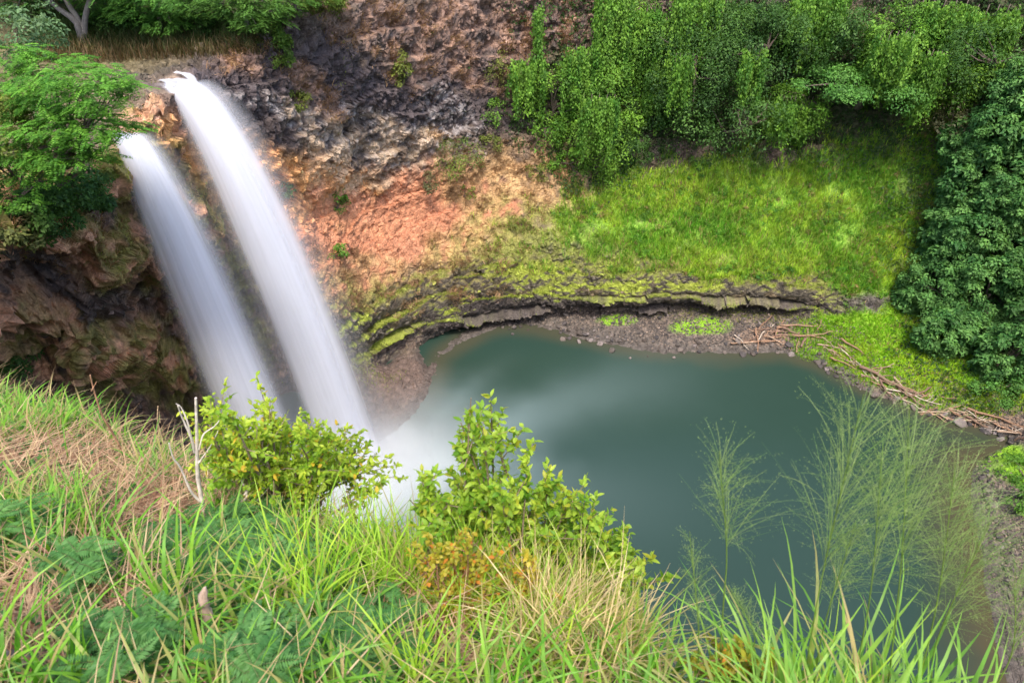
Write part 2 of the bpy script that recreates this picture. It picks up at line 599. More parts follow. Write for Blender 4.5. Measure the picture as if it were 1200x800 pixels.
disp += (np.minimum(bd, 0.25) * 1.1 + (bid - 0.5) * 0.5 - 0.15) * rock * smooth(-0.25, 0.25, fbm(S, 9.0, 2, 20.0) + 0.1) * 0.8
leftw = smooth(-17, -20, SX) * smooth(9.3, 8.7, RR)
disp *= 1 - .75 * leftw
disp += fbm(S, 0.8, 3, 1.3) * 0.32 * np.clip(rock + 0.1, 0, 1)
bd2, bid2 = cells(S * np.array([1, 1, .8]), .45, 3.0)
disp += ((bid2 - .5) * .3 + np.minimum(bd2, .2) * .5 - .05) * rock * (1 - .7 * leftw)
# layered ledges low down on the wall
strat = (Z + fbm(S, 11.0, 2, 5.0) * 1.0 + fbm(S, 1.6, 2, 6.0) * .12 + (cells(S * np.array([1, 1, .3]), 2.4, 8.0)[1] - .5) * .9 + 0.02 * SX) / 1.95
fr = strat - np.floor(strat)
ledge = smooth(0.6, 1.4, Z) * smooth(7.5, 5.5, Z) * smooth(-16, -12, SX) * smooth(34, 27, SX) * smooth(9.5, 8.5, RR) * smooth(40, 46, S[..., 1])
disp *= 1 - .5 * ledge
disp += (fr ** 0.8 - 0.5) * 1.7 * ledge * np.clip(0.7 + 1.1 * fbm(S, 5.0, 3, 9.0), .1, 1.4)
strat2 = (Z + fbm(S, 8.0, 2, 15.0) * 2.0) / 2.6
fr2 = strat2 - np.floor(strat2)
disp += (fr2 - 0.5) * 0.6 * rock * (1 - ledge) * smooth(9.8, 9.0, RR) * smooth(8, 12, Z)
pil = np.maximum.reduce([blob(118, 300, 18, 80, .5, .3), blob(94, 410, 22, 60, .5, .3), blob(186, 230, 11, 60, .5, .3)])
disp += 1.25 * pil - .5 * leftw
colw = smooth(-15, -19, SX) * rock
disp += (0.5 - np.abs(fbm(S * np.array([1, 1, .22]), 1.5, 4, 17.))) * 2.6 * colw - 1.0 * colw
for lx_, ly_ in ((211, 103), (151, 166), (196, 97), (135, 160)):
    lp_ = hit0(lx_, ly_)
    disp *= 1 - .85 * np.exp(-(np.linalg.norm(S - lp_, axis=-1) / 1.7) ** 4)
disp *= above_water * (1 - 0.8 * upland)
bank = smooth(2.3, 1.6, Z) * above_water * np.where(SX > -9, smooth(2.75, 2.4, RR), 1.0)
disp *= 1 - 0.55 * bank
disp += bank * (cells(S, 0.55)[0] * 0.35 - 0.1)
P = S + N0 * disp[..., None]
N1 = grid_normals(P)
if N1[NC // 3: 2 * NC // 3, NR // 4: NR // 2].reshape(-1, 3).mean(0) @ np.array([0, -1, .6]) < 0: N1 = -N1
print('normal check', N0.reshape(-1, 3).mean(0), N1.reshape(-1, 3).mean(0))
NZ = blur(N1, 1)[..., 2]

leftp = pil
# base colours of the rock, soil, moss and thatch
C = np.zeros(P.shape)
C[:] = (0.115, 0.085, 0.066)
mixn = fbm(P, 5.0, 4, 2.2)
mixm = fbm(P, 1.6, 4, 6.2)
mixs = fbm(P, 0.5, 3, 8.2)


def put(w, c, amt=1.0):
    global C
    w = np.clip(w * amt, 0, 1)[..., None]
    C = C * (1 - w) + np.array(c) * w


put(smooth(0.0, 0.45, mixn), (0.2, 0.145, 0.1))
put(smooth(0.05, 0.35, -mixn), (0.055, 0.045, 0.042))
put(smooth(10, 7, Z) * smooth(-18, -14, SX), (0.105, 0.095, 0.08))
vert = fbm(P * np.array([1, 1, .2]), 1.1, 4, 33.)
put(leftw, (0.12, 0.083, 0.068), .9)
put(leftw * smooth(.0, .3, vert), (0.27, 0.15, 0.1), .8)
put(leftw * smooth(.05, .3, -vert), (0.045, 0.038, 0.04), .8)
for b in ((118, 300, 20, 75), (92, 410, 24, 60), (190, 150, 40, 30), (200, 190, 28, 60), (160, 160, 40, 30), (40, 425, 30, 40), (185, 240, 12, 40)): put(blob(*b) * smooth(-.35, .0, vert + .4 * mixm), (0.5, 0.27, 0.165), .92)
put(leftp * smooth(-.5, -.1, vert + mixs * .4), (0.5, 0.26, 0.155), .9)
for b in ((195, 430, 40, 60), (262, 290, 24, 90), (270, 370, 30, 80), (155, 270, 12, 60), (235, 200, 10, 40)): put(blob(*b) * smooth(-.3, .15, mixm), (0.15, 0.14, 0.035), .9)
for b in ((310, 110, 60, 60), (390, 90, 80, 40), (450, 120, 70, 35), (540, 110, 50, 50), (560, 30, 40, 25), (660, 60, 60, 60), (350, 150, 70, 30), (500, 60, 70, 40), (600, 90, 60, 50)): put(blob(*b) * smooth(-.5, -.1, mixm + .4 * mixn), (0.062, 0.05, 0.052), .9)
for b in ((450, 30, 70, 35), (560, 40, 60, 60), (640, 40, 40, 50), (690, 20, 30, 40), (470, 75, 25, 22), (370, 105, 18, 22), (270, 70, 30, 20)): put(blob(*b) * smooth(-.35, .1, mixm), (0.27, 0.165, 0.115), .7)
for b in ((420, 175, 70, 12), (480, 160, 60, 14), (530, 140, 30, 30), (540, 170, 40, 10)): put(blob(*b) * smooth(-.1, .2, mixs), (0.26, 0.235, 0.225), .7)
for b in ((355, 220, 45, 30), (380, 245, 65, 32), (425, 245, 50, 35), (350, 260, 25, 24)): put(blob(*b), (0.56, 0.29, 0.12), .9)
for b in ((450, 205, 60, 32), (480, 170, 45, 18), (420, 230, 30, 25)): put(blob(*b) * smooth(-.25, .2, mixm), (0.46, 0.34, 0.23), .65)
for b in ((470, 280, 85, 45), (420, 320, 55, 40), (540, 235, 55, 35), (520, 250, 70, 40), (400, 300, 40, 30)): put(blob(*b), (0.41, 0.185, 0.105), .9)
for b in ((565, 215, 50, 45), (610, 235, 55, 45), (560, 285, 50, 35), (500, 330, 80, 28), (690, 240, 40, 22), (640, 205, 50, 35), (430, 350, 60, 20), (590, 300, 40, 30)): put(blob(*b) * smooth(-.45, .15, mixm), (0.37, 0.235, 0.115), .9)
for b in ((640, 275, 80, 40), (600, 310, 70, 22), (700, 290, 70, 40), (470, 350, 60, 20), (780, 310, 90, 14)): put(blob(*b, soft=.5) * smooth(-.5, .1, mixm), (0.17, 0.19, 0.045), .85)
put(grassy * smooth(-.9, .0, mixm), (0.145, 0.27, 0.03), .95)
put(grassy * smooth(.15, .5, mixm), (0.2, 0.16, 0.07), .6)
# growth on the tops of the ledges, bare stone on their faces
lz = smooth(0.9, 1.6, Z) * smooth(8.2, 5.2, Z + 1.2 * mixm) * smooth(-16, -13, SX) * smooth(36, 30, SX) * smooth(44, 48, P[..., 1])
put(lz, (0.15, 0.135, 0.055), .7)
put(lz * smooth(0.38, 0.15, NZ), (0.08, 0.068, 0.064), .8)
put(lz * smooth(0.34, 0.56, NZ + mixm * .5 + mixn * .5), (0.17, 0.2, 0.036), .8)
put(lz * smooth(.1, .35, mixm - NZ * .3), (0.2, 0.15, 0.085), .55)
for b in ((520, 375, 30, 14), (590, 348, 60, 10), (690, 343, 70, 10), (780, 336, 60, 8), (620, 318, 50, 12), (430, 395, 50, 25), (400, 370, 30, 18)): put(blob(*b, soft=.5, wob=.3) * smooth(-.2, .2, NZ + mixm * .4) * smooth(.1, .4, NZ), (0.21, 0.25, 0.035), .8)
put(smooth(4.0, 3.0, Z) * above_water * (1 - bank) * (SX > -9) * smooth(.72, .45, NZ + .3 * mixm), (0.062, 0.052, 0.05), .88)
put(bank, (0.1, 0.08, 0.068), .9)
put(bank * smooth(.05, .3, mixs), (0.2, 0.15, 0.12), .5)
put(bank * smooth(0, .3, -mixs), (0.07, 0.062, 0.06), .7)
for b in ((1040, 400, 85, 40), (1110, 440, 75, 40), (1000, 380, 50, 14), (820, 382, 36, 9), (1190, 545, 30, 30), (720, 375, 20, 6)): put(blob(*b) * smooth(-.9, -.1, mixm), (0.17, 0.32, 0.02), .95)
for b in ((920, 395, 60, 12), (1080, 462, 80, 14), (1160, 490, 40, 14)): put(blob(*b) * smooth(-.3, .2, mixs), (0.24, 0.16, 0.11), .7)
put(blob(470, 455, 40, 45), (0.12, 0.085, 0.07), .9)
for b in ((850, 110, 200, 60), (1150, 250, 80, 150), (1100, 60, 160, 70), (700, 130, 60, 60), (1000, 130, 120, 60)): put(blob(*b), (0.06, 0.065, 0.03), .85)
put(upland, (0.1, 0.085, 0.04))
wl = smooth(0.55, 0.1, Z)
put(wl, (0.06, 0.05, 0.045), .7)
C *= 1.22 * (1 + 0.45 * mixs + 0.25 * mixm)[..., None]
C = np.clip(C, 0.008, 0.75)
wet = np.clip(1 - wl * .8 - .5 * blob(250, 350, 120, 200) - .4 * blob(470, 455, 50, 50), 0, 1)

geo = Geo()
ii = np.arange(NC * NR).reshape(NC, NR)
F = np.stack([ii[:-1, :-1], ii[1:, :-1], ii[1:, 1:], ii[:-1, 1:]], -1).reshape(-1, 4)
geo.add(P.reshape(-1, 3), F, np.concatenate([C, wet[..., None]], -1).reshape(-1, 4))
cliff = geo.build('cliff_terrain', M_CLIFF, None, False)
tag(cliff, 'curved basalt and red soil cliff around the plunge pool', 'cliff', kind='structure')

Pc = P[::2, ::2]
nc, nr = Pc.shape[:2]
ii = np.arange(nc * nr).reshape(nc, nr)
Fc = np.stack([ii[:-1, :-1], ii[1:, :-1], ii[1:, 1:], ii[:-1, 1:]], -1).reshape(-1, 4)
BV_C = BVHTree.FromPolygons([Vector(p) for p in Pc.reshape(-1, 3)], [tuple(f) for f in Fc.tolist()])


def hit(px, py):
    """where a sight line meets the cliff terrain: point and surface normal"""
    r = BV_C.ray_cast(Vector(CAMP), Vector(ray(px, py)))
    if r[0] is None: return WY(px, py, 60), np.array([0, -.7, .7])
    n = np.array(r[1])
    if n @ (np.array(r[0]) - CAMP) > 0: n = -n
    return np.array(r[0]), n


def drop(x, y, z=70.0):
    r = BV_C.ray_cast(Vector((x, y, z)), Vector((0, 0, -1)))
    return None if r[0] is None else np.array(r[0])


# ------------------------------------------------------------------ the hillside underfoot
def hill_z(x, y):
    s, q = .51 * x + .86 * y, .86 * x - .51 * y
    e = np.maximum(0, s - 1.0)
    q2 = np.where(q < -6, -6 + (q + 6) * 1.0, q)
    z = 43.70 + .3 * np.minimum(q2, -.9 + (q2 + .9) * .6) - .085 * np.maximum(0, q2 + 2.4) * np.clip(s, 0, 1.5) - .64 * np.clip(s, -4, 60) - 2.6 * e ** 1.15 * smooth(0, .5, e)
    return np.maximum(z, -4.0)


sq = np.concatenate([np.linspace(-60, -3, 30), np.linspace(-2.9, 2.2, 180), np.linspace(2.3, 20, 70), np.linspace(21, 24, 4)])
qq = np.concatenate([np.linspace(-34, -8.2, 60), np.linspace(-8, 4.5, 340), np.linspace(4.7, 45, 60)])
Sg, Qg = np.meshgrid(sq, qq, indexing='ij')
hx, hy = .51 * Sg + .86 * Qg, .86 * Sg - .51 * Qg
HP = np.stack([hx, hy, hill_z(hx, hy)], -1)
HP[..., 2] += fbm(HP, 1.2, 3) * .16 + fbm(HP, .25, 3, 4.) * .045
HP[..., 2] += (fbm(HP, 4.0, 3) * 1.2) * smooth(1.6, 4, Sg)
hn = fbm(HP, .5, 4, 3.)
hm = fbm(HP, .12, 3, 5.)
HC = np.zeros(HP.shape)
HC[:] = (0.17, 0.085, 0.05)
w = smooth(-.1, .3, hn)[..., None]
HC = HC * (1 - w) + np.array((0.27, 0.16, 0.085)) * w
w = smooth(.0, .35, hm)[..., None] * .6
HC = HC * (1 - w) + np.array((0.09, 0.06, 0.035)) * w
w = smooth(1.4, 2.5, Sg)[..., None] * .85
HC = HC * (1 - w) + np.array((0.07, 0.075, 0.03)) * w
geo = Geo()
ii = np.arange(HP.shape[0] * HP.shape[1]).reshape(HP.shape[:2])
HF = np.stack([ii[:-1, :-1], ii[1:, :-1], ii[1:, 1:], ii[:-1, 1:]], -1).reshape(-1, 4)
geo.add(HP.reshape(-1, 3), HF, HC.reshape(-1, 3))
hill = geo.build('hillside_ground', M_SOIL)
tag(hill, 'steep red soil hillside under the viewpoint', 'ground', kind='structure')
BV_H = BVHTree.FromPolygons([Vector(p) for p in HP.reshape(-1, 3)], [tuple(f) for f in HF.tolist()])


def gnd(x, y):
    r = BV_H.ray_cast(Vector((x, y, 60)), Vector((0, 0, -1)))
    return np.array(r[0]) if r[0] is not None else np.array([x, y, float(hill_z(x, y))])


def ghit(px, py):
    r = BV_H.ray_cast(Vector(CAMP), Vector(ray(px, py)), 40)
    return None if r[0] is None else np.array(r[0])


# ------------------------------------------------------------------ water
def pool_mat():
    m, nd, ln = mat('pool_water')
    at = N_(nd, 'ShaderNodeAttribute', attribute_name='Col')
    n = noise_node(nd, ln, 0.9, 3, 0.5)
    b = N_(nd, 'ShaderNodeBump')
    b.inputs['Strength'].default_value = 0.12
    b.inputs['Distance'].default_value = 0.15
    ln.new(n.outputs['Fac'], b.inputs['Height'])
    p = N_(nd, 'ShaderNodeBsdfPrincipled')
    p.inputs['IOR'].default_value = 1.33
    ln.new(at.outputs['Color'], p.inputs['Base Color'])
    ln.new(at.outputs['Alpha'], p.inputs['Roughness'])
    ln.new(b.outputs['Normal'], p.inputs['Normal'])
    o = N_(nd, 'ShaderNodeOutputMaterial')
    ln.new(p.outputs['BSDF'], o.inputs['Surface'])
    return m


xs, ys = np.linspace(-36, 46, 330), np.linspace(2, 62, 250)
X, Y = np.meshgrid(xs, ys, indexing='ij')
shore = P[:, np.argmin(np.abs(rq - 1)), :2][::6]
dsh = np.full(X.shape, 99.0)
for sx, sy in shore: dsh = np.minimum(dsh, np.hypot(X - sx, Y - sy))
WP = np.stack([X, Y, np.zeros_like(X)], -1)
wn1 = fbm(WP, 6.0, 3)
WC = np.zeros(X.shape + (3,))
WC[:] = (0.022, 0.047, 0.036)


def wput(w, c):
    global WC
    w = np.clip(w, 0, 1)[..., None]
    WC = WC * (1 - w) + np.array(c) * w


wput(smooth(2.6, 0.1, dsh + wn1 * 1.2) * .65, (0.07, 0.06, 0.035))
rb = smooth(22, 34, X) * smooth(46, 34, Y)
wput(rb * smooth(6, 1, dsh + wn1 * 2) * .6, (0.085, 0.066, 0.035))
# aerated water drifting out from the foot of the falls
bx, by = -11.5, 37.0
fd = np.hypot((X - bx) * .8, (Y - by))
wput(smooth(15, 4, fd + wn1 * 3) * .6, (0.2, 0.27, 0.28))
wput(smooth(7.0, 2.0, fd + wn1 * 2) * .9, (0.55, 0.62, 0.64))
aa = np.arctan2(Y - by, X - bx)
for a0, wd, ln_, am in ((0.44, .17, 34, .4), (-.15, .2, 26, .22), (.9, .08, 20, .18), (-.55, .16, 24, .2)):
    st = np.exp(-((aa - a0 + wn1 * .06) / wd) ** 2) * smooth(ln_, 4, fd)
    wput(st * am, (0.2, 0.27, 0.28))
geo = Geo()
ii = np.arange(X.size).reshape(X.shape)
WF = np.stack([ii[:-1, :-1], ii[1:, :-1], ii[1:, 1:], ii[:-1, 1:]], -1).reshape(-1, 4)
ro = np.full(X.shape, .22)
geo.add(WP.reshape(-1, 3), WF, np.concatenate([WC, ro[..., None]], -1).reshape(-1, 4))
tag(geo.build('pool_water', pool_mat()), 'still green plunge pool below the falls', 'water', kind='structure')


def falls_mat():
    m, nd, ln = mat('falling_water')
    at = N_(nd, 'ShaderNodeAttribute', attribute_name='Col')
    d = N_(nd, 'ShaderNodeBsdfDiffuse'); d.inputs['Color'].default_value = (.88, .9, .96, 1)
    t = N_(nd, 'ShaderNodeBsdfTranslucent'); t.inputs['Color'].default_value = (.88, .9, .96, 1)
    ms = N_(nd, 'ShaderNodeMixShader'); ms.inputs['Fac'].default_value = 0.5
    ln.new(d.outputs[0], ms.inputs[1]); ln.new(t.outputs[0], ms.inputs[2])
    tr = N_(nd, 'ShaderNodeBsdfTransparent')
    # streaks run down the curtain: red = across, green = down (metres), alpha = cover
    sp = N_(nd, 'ShaderNodeSeparateColor'); ln.new(at.outputs['Color'], sp.inputs['Color'])
    cb = N_(nd, 'ShaderNodeCombineXYZ')
    ln.new(sp.outputs['Red'], cb.inputs['X']); ln.new(sp.outputs['Green'], cb.inputs['Y']); ln.new(sp.outputs['Blue'], cb.inputs['Z'])
    mp = N_(nd, 'ShaderNodeVectorMath', operation='MULTIPLY'); mp.inputs[1].default_value = (5.0, 0.04, 13.0)
    ln.new(cb.outputs[0], mp.inputs[0])
    n = noise_node(nd, ln, 1.0, 2.5, 0.55, mp.outputs[0])
    mr = N_(nd, 'ShaderNodeMapRange')
    mr.inputs['From Min'].default_value, mr.inputs['From Max'].default_value = .3, .6
    mr.inputs['To Min'].default_value, mr.inputs['To Max'].default_value = .5, 1.0
    ln.new(n.outputs['Fac'], mr.inputs['Value'])
    mu = N_(nd, 'ShaderNodeMath', operation='MULTIPLY')
    ln.new(mr.outputs[0], mu.inputs[0]); ln.new(at.outputs['Alpha'], mu.inputs[1])
    mm = N_(nd, 'ShaderNodeMixShader')
    ln.new(mu.outputs[0], mm.inputs['Fac']); ln.new(tr.outputs[0], mm.inputs[1]); ln.new(ms.outputs[0], mm.inputs[2])
    o = N_(nd, 'ShaderNodeOutputMaterial')
    ln.new(mm.outputs[0], o.inputs['Surface'])
    return m


M_FALL = falls_mat()
GRV = 9.81


def fall_path(p0, vel, T):
    return np.stack([p0[0] + vel[0] * T, p0[1] + vel[1] * T, p0[2] - GRV / 2 * T ** 2], -1)


def fall_sheet(p0, vel, across, w0, w1, bulge, back, seed, cover, shift=0.0, narrow=1.0, tmax=None):
    """one curved curtain of falling water: a shallow arch in plan that widens as it drops"""
    tm = tmax or math.sqrt(2 * p0[2] / GRV)
    T = np.linspace(0, 1, 90) ** .8 * tm
    U = np.linspace(-1, 1, 61)
    path = fall_path(p0, vel, T)
    f = (T / tm) ** .8
    wd = (w0 + (w1 - w0) * f) * narrow
    fw = np.array([across[1], -across[0], 0])
    V = path[:, None] + across * (U[None, :, None] * wd[:, None, None] / 2 + (shift * wd)[:, None, None] / 2)
    V = V + fw * ((1 - U ** 2)[None, :, None] * (bulge * wd)[:, None, None] - back)
    e = np.clip((1 - np.abs(U)) / .55, 0, 1)
    e = e * e * (3 - 2 * e)
    nz = fbm(np.stack(np.broadcast_arrays(U[None] * 3.2 + seed, T[:, None] * .35, np.full((1, 1), seed * 1.7)), -1), 1.0, 3)
    rag = np.clip(e[None] * 1.5 - (.25 + .5 * f[:, None]) * np.clip(nz + .25, 0, 1), 0, 1)
    a = np.clip(cover * rag * (.95 + .15 * f[:, None]), 0, 1)
    a = a * smooth(-.02, .06, f[:, None] + 0 * U[None] + .03)
    Cc = np.stack([np.broadcast_to((U * .5 + .5)[None] + seed * .37, a.shape), np.broadcast_to(T[:, None] * 12, a.shape), np.full(a.shape, seed * .31), a], -1)
    g = Geo()
    ii = np.arange(a.size).reshape(a.shape)
    Fq = np.stack([ii[:-1, :-1], ii[1:, :-1], ii[1:, 1:], ii[:-1, 1:]], -1).reshape(-1, 4)
    g.add(V.reshape(-1, 3), Fq, Cc.reshape(-1, 4))
    return g


def waterfall(label, p0, vel, across, w0, w1, layers):
    r = empty('waterfall', (p0[0], p0[1], 0), label, 'waterfall', 'twin waterfalls')
    for k, (sh, nw, bl, bk, cv) in enumerate(layers):
        fall_sheet(p0, vel, across, w0, w1, bl, bk, k + 1 + 3 * len(label), cv, sh, nw).build('water_curtain', M_FALL, r)
    return r


ACR = nrm(np.array([.97, .24, 0.]))
waterfall('wider right waterfall arching from the notch in the rim into the pool', WY(212, 101, 41.1) + np.array([0, 0, .1]), (2.75, -1.6), ACR, 2.2, 5.9,
          [(0, 1, .16, 0, .75), (-.1, .95, .3, .25, .6), (.42, .5, .34, .5, .8), (-.36, .5, .38, .6, .9), (-.3, .3, .4, .8, .7), (.0, 1.25, .1, .4, .35), (.06, 1.55, .08, .7, .2), (.5, .3, .3, 1.0, .5)])
waterfall('narrower left waterfall dropping beside the brown rock buttress', WY(150, 163, 35.7) + np.array([0, 0, .1]), (1.5, -1.3), nrm(np.array([.97, .24, 0.])), 1.5, 5.2,
          [(0, 1, .16, 0, .72), (.1, .9, .3, .25, .55), (-.2, .55, .34, .5, .75), (.34, .5, .3, .3, .8), (.4, .25, .3, .5, .6), (.0, 1.25, .1, .4, .3), (.05, 1.55, .08, .6, .18), (-.1, .75, .3, .8, .75)])

# the stream that feeds the two lips
def stream(pts, wid, name, label):
    g = Geo()
    pts = curve_pts(pts, 40)
    t = nrm(np.gradient(pts, axis=0)); sd = nrm(np.cross(t, [0, 0, 1.0]))
    wid = np.interp(np.linspace(0, 1, 40), np.linspace(0, 1, len(wid)), wid)
    U = np.linspace(-1, 1, 13)
    V = pts[:, None] + sd[:, None] * (U[None, :, None] * wid[:, None, None] / 2)
    V[..., 2] += fbm(V, .8, 2) * .12
    cov = np.broadcast_to(np.clip((1 - np.abs(U)) * 2.5, 0, 1) * .95, V.shape[:2])
    Cc = np.stack([np.broadcast_to(U * .5 + .5, cov.shape), np.broadcast_to(np.arange(40)[:, None] * .3, cov.shape), np.full(cov.shape, 4.), cov], -1)
    ii = np.arange(cov.size).reshape(cov.shape)
    g.add(V.reshape(-1, 3), np.stack([ii[:-1, :-1], ii[1:, :-1], ii[1:, 1:], ii[:-1, 1:]], -1).reshape(-1, 4), Cc.reshape(-1, 4))
    return tag(g.build(name, M_FALL), label, 'water', kind='structure')


up = np.array([0, 0, .22])
stream([hit(186, 96)[0] + up * .5, hit(196, 97)[0] + up * .7, WY(204, 99, 41.8) + up, WY(212, 101, 41.1) + up * .6], [.3, .7, 1.4, 1.9], 'stream_water', 'white stream water running to the lip of the right fall')
stream([hit(128, 158)[0] + up * .5, hit(140, 160)[0] + up * .7, WY(150, 163, 35.7) + up * .6], [.3, .8, 1.3], 'stream_water', 'white stream water running to the lip of the left fall')
stream([hit(206, 88)[0] + up, hit(222, 93)[0] + up, WY(232, 106, 41.3) + up], [.35, .6, .3], 'stream_water', 'thin rivulet running round the right of the lip')
# ------------------------------------------------------------------ growth on the walls
def mixcol(a, b, t):
    t = np.asarray(t)[:, None]
    return np.array(a) * (1 - t) + np.array(b) * t


def pxr(p):
    """metres covered by one photo pixel at the distance of p"""
    q = np.asarray(p) - CAMP
    return (q[1] * CP - q[2] * SP) / FPX


def crown_geo(c, rx, ry, rz, nclump, nleaf, L, ca, cb, seed, flat=False, droop=0.0, gap=0.0):
    r = np.random.default_rng(seed)
    g = Geo()
    d = nrm(r.normal(size=(nclump, 3)))
    if flat: d[:, 2] = np.abs(d[:, 2]) * .5
    rad = r.uniform(.45, 1.0, nclump) ** .6
    cc = c + d * rad[:, None] * np.array([rx, ry, rz])
    cr = r.uniform(.55, 1.25, nclump) * (rx * ry * rz) ** (1 / 3) * 1.25 / nclump ** .36
    tint = np.clip(r.normal(.5, .3, nclump), 0, 1.2)
    for k in range(nclump):
        n = int(nleaf * r.uniform(.6, 1.4))
        e = nrm(r.normal(size=(n, 3)) + d[k] * .5 + np.array([0, 0, .55]))
        sh = np.array([1.25, 1.25, .55]) if flat else np.array([1.1, 1.1, .85])
        pos = cc[k] + e * cr[k] * (r.uniform(.2, 1, n) ** .5)[:, None] * sh
        if droop:
            hang = (r.random(n) < .5) * r.uniform(0, 1, n) ** 1.6 * droop
            pos[:, 2] -= hang
        nor = nrm(e * .7 + np.array([0, 0, .8]) + r.normal(0, .45, (n, 3)))
        ax = nrm(np.cross(nor, r.normal(size=(n, 3))) + np.array([0, 0, -.35]) + e * .3)
        col = mixcol(ca, cb, np.clip(tint[k] + r.normal(0, .2, n), 0, 1.3)) * r.uniform(.75, 1.25, (n, 1))
        ll = L * r.uniform(.6, 1.35, n) * r.uniform(.65, 1.4)
        leaves(g, pos, ax, nor, ll, ll * .5, np.clip(col, .004, .7), .22)
    return g, cc


BARK1 = (0.13, 0.1, 0.08)


def wall_plant(kind, label, px, py, w, h, ca, cb, seed, nclump=24, nleaf=90, L=.3, flat=False, droop=0.0, out=.5, base=None, group=None, depth=1.0):
    """a tree or shrub rooted on the cliff; its crown fills about w x h photo pixels"""
    bp, bn = hit(*(base or (px, py + h * .35)))
    cp, cn = hit(px, py)
    s = pxr(cp)
    rx, rz = w / 2 * s, h / 2 * s
    dirv = nrm(CAMP - cp)
    c = cp + dirv * rx * out
    r = empty(kind, bp, label, 'tree' if 'tree' in kind else 'shrub', group)
    g, cc = crown_geo(c, rx, rx * .8 * depth, rz, nclump, nleaf, L, ca, cb, seed, flat, droop)
    g.build('crown' if 'tree' in kind else 'foliage', M_FOL, r)
    tg = Geo()
    rr = np.random.default_rng(seed + 5)
    mid = bp * .4 + c * .6 + rr.normal(0, .15 * rx, 3)
    tr = max(.04, rx * .055)
    tubes(tg, curve_pts([bp - bn * .3, bp * .6 + c * .4 + np.array([0, 0, -.1 * rx]), mid, c], 9), np.linspace(tr, tr * .5, 9), BARK1, 7, .08, seed)
    for k in rr.choice(len(cc), min(6, len(cc)), False):
        tubes(tg, curve_pts([mid, (mid + cc[k]) / 2 + rr.normal(0, .1 * rx, 3), cc[k]], 6), np.linspace(tr * .5, tr * .12, 6), BARK1, 5, .05, k)
    tg.build('trunk' if 'tree' in kind else 'stem', M_BARK, r)
    return r


DK = ((0.03, 0.085, 0.018), (0.09, 0.19, 0.035))
VN = ((0.06, 0.17, 0.018), (0.18, 0.35, 0.04))
BL = ((0.045, 0.15, 0.035), (0.16, 0.34, 0.085))
UM = ((0.06, 0.18, 0.03), (0.13, 0.3, 0.055))
OL = ((0.11, 0.15, 0.025), (0.22, 0.26, 0.05))
BR = ((0.07, 0.2, 0.02), (0.15, 0.32, 0.04))
UPG = 'trees on the far cliff'
for i, (k, lab, px, py, w, h, cl, kw) in enumerate([
    ('cliff_tree', 'dark bushy tree at the left end of the big overhanging thicket', 815, 75, 120, 110, DK, dict(nclump=46, nleaf=170, droop=1.4)),
    ('cliff_tree', 'tallest rounded dark tree in the middle of the overhanging thicket', 890, 52, 130, 100, DK, dict(nclump=50, nleaf=170, droop=1.0)),
    ('cliff_tree', 'low dark tree leaning out over the top of the bright grass slope', 865, 128, 170, 70, DK, dict(nclump=50, nleaf=170, droop=1.5, out=.6)),
    ('cliff_tree', 'pale yellow-green drooping tree left of the flat umbrella crown', 925, 130, 80, 60, VN, dict(nclump=26, nleaf=140, droop=1.6, out=.9)),
    ('umbrella_tree', 'flat-topped umbrella tree with layered blue-green crown above the grass slope', 1008, 104, 160, 62, UM, dict(nclump=60, nleaf=190, flat=True, out=.9)),
    ('cliff_tree', 'vine-smothered tree mound hanging over a dark hollow, right of centre at the top', 1055, 52, 90, 90, VN, dict(nclump=34, nleaf=190, droop=3.4)),
    ('cliff_tree', 'olive tree hung with creepers just right of the umbrella crown', 1105, 92, 80, 70, VN, dict(nclump=28, nleaf=170, droop=3.0)),
    ('cliff_tree', 'dark tree at the very top between the thicket and the vine mound', 975, 30, 90, 80, DK, dict(nclump=34, nleaf=150, droop=1.5)),
    ('cliff_tree', 'bright green creeper-draped tree standing over the dry straw slope', 705, 155, 90, 100, VN, dict(nclump=40, nleaf=190, droop=2.6)),
    ('cliff_tree', 'small bright tree on the upper left shoulder of the creeper-draped tree', 652, 118, 70, 80, VN, dict(nclump=26, nleaf=150, droop=1.6)),
    ('cliff_tree', 'bright tree reaching highest above the creeper-draped tree', 712, 95, 70, 75, VN, dict(nclump=28, nleaf=150, droop=2.0)),
    ('cliff_tree', 'dark green tree tucked at the lower right of the creeper-draped tree', 742, 172, 55, 50, DK, dict(nclump=22, nleaf=140, droop=.5)),
    ('cliff_tree', 'slim dark tree filling the gap between bright creepers and the big thicket', 765, 120, 55, 90, DK, dict(nclump=24, nleaf=130, droop=1.2)),
    ('cliff_tree', 'ragged bright tree on the left edge of the creeper-draped tree', 640, 150, 46, 50, VN, dict(nclump=14, nleaf=120, droop=2.0)),
    ('cliff_tree', 'thin dark tree between the creeper-draped tree and the dark lower right one', 728, 130, 44, 60, DK, dict(nclump=16, nleaf=120, droop=1.0)),
    ('cliff_tree', 'lowest bright bush hanging at the foot of the creeper-draped tree', 672, 190, 50, 40, VN, dict(nclump=18, nleaf=130, droop=.6)),
    ('cliff_tree', 'shaded dark tree at the top right corner behind the hanging vines', 1165, 65, 110, 90, DK, dict(nclump=40, nleaf=150, droop=2.0)),
    ('cliff_tree', 'brownish shaded tree under the hanging vines beside the blue-green thicket', 1115, 150, 60, 60, ((0.05, 0.055, 0.025), (0.1, 0.1, 0.04)), dict(nclump=22, nleaf=120, droop=.8)),
]):
    kw.setdefault('out', .85 if px > 780 else .45)
    wall_plant(k, lab, px, py, w * .95, h * .84, cl[0], cl[1], 100 + i, group=UPG, L=.23, **kw)

